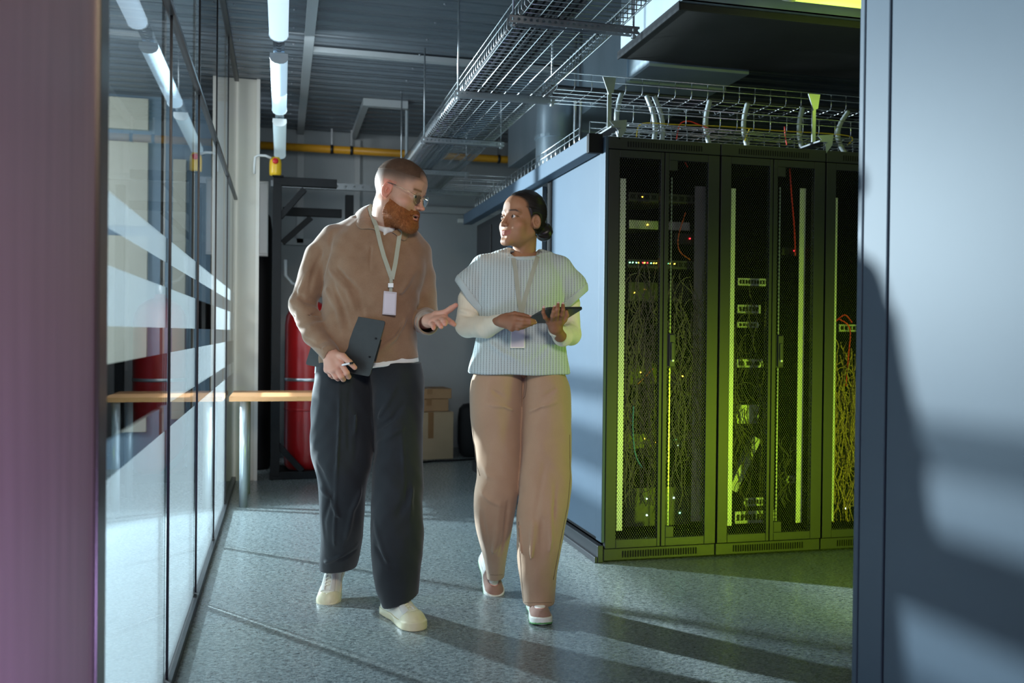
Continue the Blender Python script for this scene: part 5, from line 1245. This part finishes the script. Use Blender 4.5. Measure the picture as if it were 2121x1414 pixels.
def woman_face_col(V):
    c = np.tile(np.array(SK), (len(V),1)); x, y, z = V.T
    def mix(mask, col): c[:] = c*(1-mask[:,None]) + np.array(col)*mask[:,None]
    ss = lambda a, b, t: np.clip((t-a)/(b-a), 0, 1)**2*(3-2*np.clip((t-a)/(b-a), 0, 1))
    zc_ = z-9*x*x; lips = np.exp(-((zc_+.0642)/.0036)**2)+np.exp(-((zc_+.0750)/.0040)**2); mix(np.clip(lips*1.1,0,1)*ss(.033,.026,np.abs(x))*(y>.072), (.38,.12,.10))
    mix(ss(.018,0,np.abs(z+.034))*ss(.03,.045,np.abs(x))*ss(.01,.04,y)*.35, (.46,.18,.11))
    ax = np.abs(x); bz = .0245+.10*np.clip(ax-.018,0,.02)*1.0-.45*np.clip(ax-.040,0,.02)
    brow = np.exp(-((z-bz)/.0036)**2)*ss(.011,.016,ax)*ss(.056,.046,ax)*(y>.05); mix(np.clip(brow*1.1,0,.95), (.03,.016,.012))
    lash = np.exp(-((((ax-.032)/.0150)**2+((z-.0005)/.0060)**2)-1)**2/.05)*(z>-.001)*(y>.06); mix(np.clip(lash*.8,0,.85), (.03,.015,.01))
    hm = wmask(x,y,z); mix(ss(.007,.0,hm)*.85, (.03,.018,.012))
    return c
wchunks = [(place_head(WV, hs2, WM, WC), flip(WFc))]; wcols = woman_face_col(WV)
wr = hand(L, (1040,664,3.45), (1015,672,3.53), None,
    [[(1067,658,3.405),(1084,661,3.385),(1098,663,3.385),(1106,664,3.395)],
     [(1065,667,3.402),(1084,669,3.382),(1098,669,3.384),(1108,668,3.395)],
     [(1063,674,3.407),(1080,675,3.390),(1092,673,3.390),(1102,671,3.400)],
     [(1060,680,3.415),(1073,680,3.402),(1083,678,3.402),(1092,675,3.410)]],
    [(1050,655,3.44),(1066,650,3.425),(1083,653,3.415),(1096,656,3.415)], rw=.022, rf=.0084)
wl = hand(L, (1150,680,3.450), (1160,695,3.50), None,
    [[(1161,664,3.425),(1164,651,3.385),(1166,641,3.370),(1166,631,3.385)],
     [(1152,663,3.420),(1153,651,3.375),(1155,640,3.362),(1156,630,3.378)],
     [(1144,664,3.422),(1145,654,3.378),(1147,645,3.365),(1148,637,3.380)],
     [(1137,666,3.430),(1129,657,3.390),(1125,647,3.378),(1126,638,3.390)]],
    [(1158,674,3.46),(1169,662,3.47),(1174,653,3.468),(1173,645,3.465)], rw=.022, rf=.0084)
wchunks += [wr[0], wl[0]]
tf = Field((-.32,-.36,.03),(.30,.36,1.52), .008)
tf.cap(L(1085,560,3.68), L(1080,740,3.68), .085,.09,.02); tf.cap(L(1020,550,3.68), L(1140,555,3.68), .03,.03,.03); tf.cap(wneck, L(1085,560,3.68), .046,.05,.02)
tf.cap(L(998,560,3.68), L(970,675,3.67), .030,.028,.01); tf.cap(L(970,675,3.67), L(1040,664,3.46), .028,.020,.01)
tf.cap(L(1158,560,3.68), L(1182,695,3.69), .030,.028,.01); tf.cap(L(1182,695,3.69), L(1150,680,3.46), .028,.020,.01)
tf.cap(L(1035,800,3.69), L(1028,1000,3.66), .072,.05,.02); tf.cap(L(1028,1000,3.66), L(1024,1185,3.95), .045,.03,.01)
tf.cap(L(1125,800,3.68), L(1125,1000,3.60), .072,.05,.02); tf.cap(L(1125,1000,3.60), L(1116,1230,3.67), .045,.028,.01)
wchunks.append(tf.mesh(1)); nhw = len(WV)
def wbody_col(V):
    c = np.tile(np.array(SK), (len(V),1)); c[:nhw] = wcols
    n1 = len(wr[0][0]); n2 = len(wl[0][0]); hv = V[nhw:nhw+n1+n2]; hc = np.tile(np.array((.28,.122,.062)), (len(hv),1))
    c[nhw:nhw+n1+n2] = hc; return c
mesh_object('body', wchunks, mskin2, woman, wbody_col)
eyes(woman, hs2, WM, WC, (.035,.016,.008), (-.15,1,.02))
# finger nails
mnail = mat('pink_nail', (.72,.47,.45), .25)
def nail(p, q_, r, parent, nrm):
    p, q_, nrm = Vector(p), Vector(q_), Vector(nrm); t = (p-q_).normalized(); n_ = (nrm-t*nrm.dot(t)).normalized(); s_ = t.cross(n_)
    f = Field(np.array(p)-.012, np.array(p)+.012, .0009); c = np.array(p + n_*r*.62 + t*r*.25)
    f.ell(c, (r*.62, r*.95, r*.34), .001, 'u', np.array([s_, t, n_]).T); V, Fq = f.mesh(1)
    return mesh_object('fingernail', [(V, Fq)], mnail, parent)
for fg in wl[1]: nail(fg[3], fg[2], .0072, woman, (0,-1,.25))
for fg in wr[1][:3]: nail(fg[3], fg[2], .0062, woman, (.3,-1,.25))
nail(wr[2][-1], wr[2][-2], .008, woman, (.2,-.4,1))
# ---- hair pulled back into a bun
mhair2 = mat('black_hair', (.012,.009,.008), .38, 0, .5); n, l, b = nodes(mhair2); bump(mhair2, noise(mhair2, coords(mhair2,'Object',(40,40,260)), 3, 4), .15, .001)
hg = shell(wfld, wmask, .0022, lambda X,Y,Z: .0050+.0003*np.sin(Z*500+X*240)+.006*np.clip((Z-.05)/.06,0,1)*np.clip((-Y+.05)/.06,0,1), .012)
hg.ell((0,-.132,-.022),(.041,.032,.040), .012)
hg.cap((0,-.095,-.01),(0,-.122,-.020), .030,.030,.015)
hg.put(lambda X,Y,Z: (.0008*np.sin(np.arctan2(Z+.02,X)*9+Y*260)).astype(np.float32)*(Y<-.098), (-.06,-.15,-.08),(.06,-.09,.05), .001, 'add')
V, Fq = hg.mesh(1); mesh_object('hair', [(place_head(V,hs2,WM,WC), flip(Fq))], mhair2, woman)
# ---- long sleeved cream top under the vest
mrib = mat('cream_rib_knit', (.76,.69,.54), .8, 0, .2); n, l, b = nodes(mrib); b.inputs['Sheen Weight'].default_value = .3
wv_ = n.new('ShaderNodeTexWave'); wv_.inputs['Scale'].default_value = 95; wv_.inputs['Distortion'].default_value = .6; wv_.bands_direction = 'X'
l.new(coords(mrib), wv_.inputs[0]); bump(mrib, wv_.outputs[0], .25, .001)
sf = Field((-.34,-.34,1.02),(.30,.25,1.50), .0036)
sf.cap(L(995,562,3.68), L(974,620,3.68), .043,.046,.02); sf.cap(L(974,620,3.68), L(968,672,3.665), .046,.046,.015); sf.cap(L(968,674,3.665), L(1006,678,3.565), .047,.041,.016); sf.cap(L(1006,678,3.565), L(1041,665,3.465), .041,.0285,.012)
sf.cap(L(1160,565,3.68), L(1178,630,3.70), .042,.043,.02); sf.cap(L(1178,630,3.70), L(1181,692,3.69), .043,.042,.015); sf.cap(L(1181,692,3.69), L(1166,696,3.56), .042,.038,.016); sf.cap(L(1166,696,3.56), L(1150,683,3.470), .038,.0275,.012)
q = lambda *a: [L(*p) for p in a]
for a, w, am in ((((948,640,3.64),(966,645,3.625),(985,650,3.63)),.008,.004),(((950,650,3.64),(975,655,3.61),(995,660,3.60)),.007,-.004),(((955,662,3.63),(985,662,3.59),(1010,660,3.54)),.007,.003),
                 (((952,676,3.63),(975,672,3.60),(1000,668,3.56)),.006,-.003),(((1165,668,3.65),(1182,668,3.65),(1198,676,3.66)),.007,-.004),(((1160,674,3.62),(1180,680,3.63),(1200,690,3.66)),.007,.004),(((1165,690,3.60),(1180,696,3.62),(1196,704,3.66)),.006,-.003)): sf.fold(q(*a), w, am)
sf.wave(.0010, 60, 60, 60)
sf.cap(L(1052,661,3.44), L(1030,668,3.49), .0205,.021,.003,'s'); sf.cap(L(1147,676,3.44), L(1153,686,3.49), .0205,.021,.003,'s')
sl1 = mesh_object('sleeved_top', [sf.mesh(1)], mrib, woman)
# ---- pale blue lace knit vest
mvest = mat('pale_blue_knit', (.40,.50,.50), .85, 0, .2); n, l, b = nodes(mvest); b.inputs['Sheen Weight'].default_value = .3
s_ = sep(mvest, coords(mvest, 'Object', (1,1,1)))
colx = mth(mvest,'ABSOLUTE', mth(mvest,'SINE', mth(mvest,'MULTIPLY', s_[0], PI/.0118)))
rowz = mth(mvest,'ABSOLUTE', mth(mvest,'SINE', mth(mvest,'MULTIPLY', s_[2], PI/.0072)))
hole = mth(mvest,'MULTIPLY', mth(mvest,'POWER', colx, 9), mth(mvest,'POWER', rowz, 1.5))
rib = mth(mvest,'MULTIPLY', mth(mvest,'SUBTRACT', 1, colx), .55)
hgt = mth(mvest,'SUBTRACT', mth(mvest,'ADD', rib, mth(mvest,'MULTIPLY', noise(mvest, coords(mvest), 350, 2), .25)), hole); bump(mvest, hgt, .6, .002)
mxx = n.new('ShaderNodeMix'); mxx.data_type = 'RGBA'; mxx.inputs[6].default_value = (.50,.575,.575,1); mxx.inputs[7].default_value = (.19,.22,.22,1)
l.new(mth(mvest,'ADD', mth(mvest,'MULTIPLY', hole, .55), mth(mvest,'MULTIPLY', mth(mvest,'POWER', colx, 3), .18)), mxx.inputs[0]); l.new(mxx.outputs[2], b.inputs['Base Color'])
vf = Field((-.30,-.26,.90),(.30,.26,1.50), .0036)
vf.loft([WF.row(*r) for r in ((528,1040,1130,3.68,.06),(545,1000,1160,3.68,.095),(575,990,1168,3.68,.118),(610,988,1168,3.68,.128),(650,992,1166,3.68,.124),(690,990,1168,3.68,.120),(725,981,1173,3.68,.124),(750,973,1179,3.68,.128),(768,969,1182,3.68,.128),(790,970,1182,3.68,.126))], .02, 2.35)
vf.cap(L(1006,552,3.68), L(1052,533,3.685), .048,.038,.03); vf.cap(L(1156,556,3.68), L(1118,535,3.685), .048,.038,.03)
# cap sleeves widening downwards
vf.cap(L(1000,556,3.68), L(978,590,3.68), .050,.064,.025); vf.cap(L(978,590,3.68), L(974,618,3.68), .064,.062,.02)
vf.cap(L(1160,558,3.68), L(1182,594,3.69), .050,.062,.025); vf.cap(L(1182,594,3.69), L(1190,620,3.69), .060,.058,.02)
def cut(f, a, c, away, k=.003):     # plane through two image points, running along the view axis
    n_ = np.cross(c-a, np.array((0,1,0))); n_ = n_ if n_@away > 0 else -n_; n_ /= np.linalg.norm(n_); return n_
nL_ = cut(vf, L(943,580,3.68), L(1000,660,3.68), np.array((-1,0,-1))); nR_ = cut(vf, L(1214,604,3.69), L(1168,645,3.69), np.array((1,0,-1)))
zLc, zRc = L(997,664,3.68)[2], L(1166,652,3.68)[2]; aL, aR = L(943,581,3.68), L(1214,604,3.69); xl_, xr_ = L(997,600,3.68)[0], L(1166,600,3.68)[0]
vf.put(lambda X,Y,Z: np.where((X < xl_)&(Z > zLc), (X-aL[0])*nL_[0]+(Z-aL[2])*nL_[2]+0*Y, -1).astype(np.float32), vf.lo, vf.lo+vf.h*vf.n, .003, 'i')
vf.put(lambda X,Y,Z: np.where((X > xr_)&(Z > zRc), (X-aR[0])*nR_[0]+(Z-aR[2])*nR_[2]+0*Y, -1).astype(np.float32), vf.lo, vf.lo+vf.h*vf.n, .003, 'i')
vf.cap(L(962,635,3.675), L(985,585,3.68), .049,.040,.003,'s'); vf.cap(L(1192,650,3.695), L(1172,590,3.69), .049,.040,.003,'s')
vf.half(L(1080,774,3.68), (0.0,0,-1), .008)
for a, w, am in ((((988,600,3.60),(998,640,3.585),(1002,680,3.58)),.010,-.006),(((1166,600,3.60),(1160,640,3.59),(1156,670,3.58)),.010,-.006),(((1000,700,3.58),(1040,730,3.555),(1075,745,3.55)),.014,.003),(((1150,700,3.58),(1120,735,3.56),(1095,750,3.555)),.014,-.003)): vf.fold(q(*a), w, am)
vf.wave(.0016, 34, 20, 26)
vf.cap(WC + WM @ np.array((0,-.028,-.055))*hs2, wneck+np.array((0,.0,-.03)), .052,.062,.006,'s')
vest = mesh_object('knitted_vest', [vf.mesh(1)], mvest, woman)
mband = fabric('vest_rib_band', (.45,.52,.52),(.50,.57,.57), 500, .2, .85)
# rib bands at the armholes: slab between the cut plane and 3 cm above it, slightly proud of the vest
def band(side):
    g = Field((0,0,0),(vf.h,)*3, vf.h); g.lo = vf.lo; g.h = vf.h; g.n = vf.n; g.ax = vf.ax
    X, Y, Z = vf.ax[0][:,None,None], vf.ax[1][None,:,None], vf.ax[2][None,None,:]
    a, n_ = (aL, nL_) if side < 0 else (aR, nR_); pd = (X-a[0])*n_[0]+(Z-a[2])*n_[2]
    gate = (X-xl_-.004) if side < 0 else (xr_+.004-X)
    g.d = np.maximum(np.maximum(vf.d-.0022, np.maximum(pd-.004, -.026-pd)), gate).astype(np.float32)
    if side < 0: g.cap(L(962,635,3.675), L(985,585,3.68), .049,.040,.002,'s')
    else: g.cap(L(1192,650,3.695), L(1172,590,3.69), .049,.040,.002,'s')
    return g.mesh(1)
for s2 in (-1,1): b_ = mesh_object('armhole_band', [band(s2)], mband, vest)
# neck band: torus around the neck opening
g = Field((-.14,-.18,1.36),(.16,.16,1.50), .003)
nc = L(1084,528,3.672); ring = [nc+np.array((.080*math.cos(t)*1.0, .072*math.sin(t), -.006 + .014*math.sin(t)+.003*math.cos(t))) for t in np.linspace(0,2*PI,25)]
for a, c in zip(ring, ring[1:]): g.cap(a, c, .0085,.0085,.003)
mesh_object('neck_band', [g.mesh(1)], mband, vest)
# ---- trousers
mchino = fabric('beige_cotton_twill', (.37,.235,.150), (.44,.285,.185), 650, .25, .85, (1,1,1), 7, .2)
tr = Field((-.30,-.36,.03),(.30,.40,1.02), .0042)
Lr = [(758,990,1086,3.68,.090),(778,979,1088,3.682,.104),(800,974,1084,3.685,.118),(835,972,1082,3.69,.120),(880,975,1080,3.69,.108),(930,984,1079,3.68,.098),(980,990,1078,3.665,.090),(1020,980,1075,3.655,.086),(1060,981,1068,3.68,.082),(1100,987,1059,3.72,.078),(1150,1000,1050,3.83,.072),(1180,1006,1045,3.91,.066),(1206,1009,1042,3.97,.062)]
Rr = [(758,1090,1162,3.68,.090),(778,1083,1174,3.682,.104),(800,1082,1181,3.685,.118),(835,1080,1184,3.69,.120),(880,1080,1184,3.68,.108),(930,1079,1183,3.66,.098),(980,1077,1184,3.63,.092),(1030,1073,1182,3.605,.090),(1080,1070,1174,3.59,.086),(1130,1070,1163,3.59,.082),(1180,1074,1153,3.61,.078),(1225,1081,1150,3.64,.073),(1262,1083,1150,3.665,.070)]
tr.loft([WF.row(*r) for r in Lr], .02, 2.15); tr.loft([WF.row(*r) for r in Rr], .010, 2.15)
for a, w, am in ((((1084,780,3.56),(1083,820,3.555),(1082,850,3.60)),.005,-.006),(((1082,845,3.60),(1050,828,3.565),(1020,808,3.575)),.008,-.004),(((1084,845,3.60),(1115,828,3.56),(1150,806,3.575)),.008,-.004),
                 (((1078,855,3.60),(1045,842,3.57),(1010,838,3.57)),.009,.003),(((1086,856,3.60),(1120,842,3.565),(1155,832,3.57)),.009,.003),
                 (((985,955,3.60),(1010,985,3.575),(1040,995,3.575)),.016,.0022),(((984,1010,3.59),(1005,1032,3.57),(1040,1050,3.58)),.014,.0025),(((1035,1040,3.585),(1030,1100,3.64),(1018,1165,3.74)),.010,.006),
                 (((1052,1040,3.59),(1046,1090,3.64),(1036,1150,3.74)),.008,-.005),(((996,1060,3.60),(1006,1110,3.65),(1010,1160,3.75)),.009,-.004),
                 (((1105,1080,3.51),(1100,1150,3.505),(1096,1240,3.505)),.011,.006),(((1122,1075,3.51),(1122,1140,3.50),(1116,1220,3.50)),.012,-.005),(((1140,1040,3.52),(1142,1120,3.505),(1136,1230,3.51)),.011,.004),
                 (((1128,960,3.55),(1118,1020,3.52),(1108,1080,3.51)),.012,-.003),(((1150,1000,3.54),(1146,1060,3.52),(1140,1110,3.515)),.010,-.003),(((1070,1060,3.55),(1078,1140,3.53),(1086,1240,3.53)),.007,.004)): tr.fold(q(*a), w, am)
tr.wave(.0016, 44, 20, 20, .7); tr.wave(.0008, 95, 50, 40, 2)
zR = L(1116,1257,3.595)[2]; zL = L(1025,1200,3.91)[2]; xm = L(1068,1150,3.65)[0]
tr.put(lambda X,Y,Z: np.where(X < xm, (zL-.02*X/.05*0-.12*(X-L(1025,1200,3.84)[0])*-1)-Z, zR-Z).astype(np.float32)+0*Y, tr.lo, tr.lo+tr.h*tr.n, .004, 'i')
wtr = mesh_object('trousers', [tr.mesh(1)], mchino, woman)
# stitched hems, fly and seams
mstitch = mat('dark_stitch', (.14,.09,.055), .8); wt_bv = bvh_of(wtr)
def seam(name, path, r, m, parent, bv, off=.0005, step=5):
    pts = []
    for x, y in lerp_path(path, step):
        h = bv.ray_cast(EYE, ray(x, y).normalized())
        if h[0]: pts.append(parent_l(parent, h[0]-ray(x,y).normalized()*off))
    if len(pts) > 2: return MB().tube(pts, r, 5).build(name, m, parent, True)
def parent_l(o, p): 
    root = o
    while root.parent: root = root.parent
    return (Matrix.Translation(root.location) @ root.rotation_euler.to_matrix().to_4x4()).inverted() @ p
seam('side_seam', [(980,890),(984,950),(994,985)], .0014, mstitch, wtr, wt_bv); seam('side_seam', [(1180,900),(1181,990),(1176,1045),(1163,1110),(1146,1200)], .0014, mstitch, wtr, wt_bv)
seam('fly_stitch', [(1091,778),(1091,800),(1088,820),(1083,826)], .0009, mstitch, wtr, wt_bv); seam('fly_seam', [(1081,778),(1081,810),(1081,842)], .0011, mstitch, wtr, wt_bv)
seam('inseam', [(1074,1080),(1077,1150),(1084,1245)], .0010, mstitch, wtr, wt_bv); seam('hem_stitch', [(1085,1247),(1100,1248),(1120,1248),(1147,1247)], .0008, mstitch, wtr, wt_bv); seam('hem_stitch', [(1012,1189),(1025,1191),(1041,1190)], .0008, mstitch, wtr, wt_bv)
# ---- shoes
mwsole = mat('white_rubber', (.72,.72,.66), .4); mgreen = mat('green_rubber', (.10,.30,.10), .5); mwup = fabric('white_leather', (.76,.74,.70),(.82,.80,.76), 200, .1, .5); movl = fabric('rose_brown_suede', (.27,.155,.12),(.33,.195,.155), 500, .3, .85); mpink = mat('pink_piping', (.75,.33,.28), .5)
gA = ground(WF, 1020, 1226); gB = ground(WF, 1118, 1288)
shoe(woman, 'white and rose sneaker, heel lifted behind', gA, R(14), R(32), mwsole, mwup, movl, mpink, .92, 'sneaker', .004)
shoe(woman, 'white and rose sneaker, planted in front', gB, R(6), R(2), mwsole, mwup, movl, mpink, .92, 'sneaker', .004)
# ================================================================== THINGS THE WOMAN WEARS OR HOLDS
vest_bv = bvh_of(vest)
ln2 = lanyard('grey lanyard with blank white badge hanging over the woman\'s vest', vest_bv, [(1062,528),(1068,560),(1073,610),(1079,646)], [(1116,524),(1100,575),(1088,615),(1081,648)], None,
        ([P(1061,519,3.618)], [P(1120,518,3.63)]), .0165)
ribbon('strap_tail', [hug(vest_bv, 1080, y, .012) for y in (644,660,680)], .012, .0018, mstrap, ln2)
badge(ln2, vest_bv, [(1058,672),(1088,672),(1087,721),(1057,721)], [(1060,676),(1086,676),(1085,718),(1059,718)], .010, mat('white_rim',(.80,.77,.68),.3), mcardw)
t = empty('tablet', 'black tablet held flat in the woman\'s hands', 'tablet', (0,0,0))
TB = [(1133,638,3.425),(1208,637,3.47),(1158,668,3.60),(1080,668,3.545)]
mtab = varied('tablet_back', (.022,.026,.024),(.018,.02,.02), 30, .35)
pn, tn = panel3('tablet_body', TB, .009, mtab, t)
if tn.z < 0: tn = -tn
TC = [P(x,y,d)+tn*.0052 for x,y,d in TB]; cc = sum(TC, Vector())/4
b = MB(); b.v = [tuple(cc+(p-cc)*.93) for p in TC] + [tuple(cc+(p-cc)*.93+tn*.0006) for p in TC]; b.f = [(0,1,2,3),(7,6,5,4),(0,4,5,1),(1,5,6,2),(2,6,7,3),(3,7,4,0)]
b.build('screen', mat('screen_glass', (.02,.02,.022), .08), t)
# ================================================================== LIGHT
w = bpy.data.worlds.new('world'); sc.world = w; w.use_nodes = True
w.node_tree.nodes['Background'].inputs[0].default_value = (.35,.45,.55,1); w.node_tree.nodes['Background'].inputs[1].default_value = .05
# low strong lamp in the neighbouring room, shining through the striped glass
light('SPOT', 'key_lamp', (-2.7,7.12,2.0), 5200, (.80,.93,1), .06, target=(.975,3.96,.75), spot=R(54), blend=.12)
# added area light that backlights the frosted glass; no window stands behind it
light('AREA', 'room_backlight_fill', (-4.0,4.3,1.6), 95, (.70,.87,1), 6.0, 2.4, target=(-.3,4.3,1.2))
# soft warm fill added behind the camera, not one of the ceiling fixtures
light('AREA', 'front_fill', (.3,-.5,2.5), 16, (1,.90,.78), 1.4, .6, target=(.5,3.6,1.0))
light('AREA', 'corridor_fixture_far', (.1,5.5,2.46), 10, (.80,.92,1), .5, 1.2, target=(.5,7.4,1.0))
# green lamps in the rack aisle
light('SPOT', 'aisle_green_lamp', (3.0,2.0,.35), 190, (.62,1,.02), .12, target=(2.5,4.3,.30), spot=R(76), blend=.8)
light('SPOT', 'aisle_green_side_lamp', (2.9,2.75,.85), 60, (.60,1,.03), .12, target=(.95,3.5,.8), spot=R(44), blend=.6)
light('AREA', 'violet_lamp', (.35,.6,.25), 9, (.45,.35,1), .3, .3, target=(-.33,1.4,.3))
light('AREA', 'aisle_tube_light', (2.75,3.50,2.56), 1.8, (.68,1,.08), 1.2, .06, target=(2.7,4.6,2.25))
light('SPOT', 'front_fill_spot', (.25,-.6,2.5), 230, (1,.90,.78), .30, target=(.62,3.6,1.05), spot=R(33), blend=.45)  # narrow front fill, added to brighten the two people
light('AREA', 'room_wall_fill', (-2.6,5.6,2.5), 34, (.95,.97,1), .8, .8, target=(-1.5,7.9,1.9))  # unseen light added to brighten the cream panels behind the glass
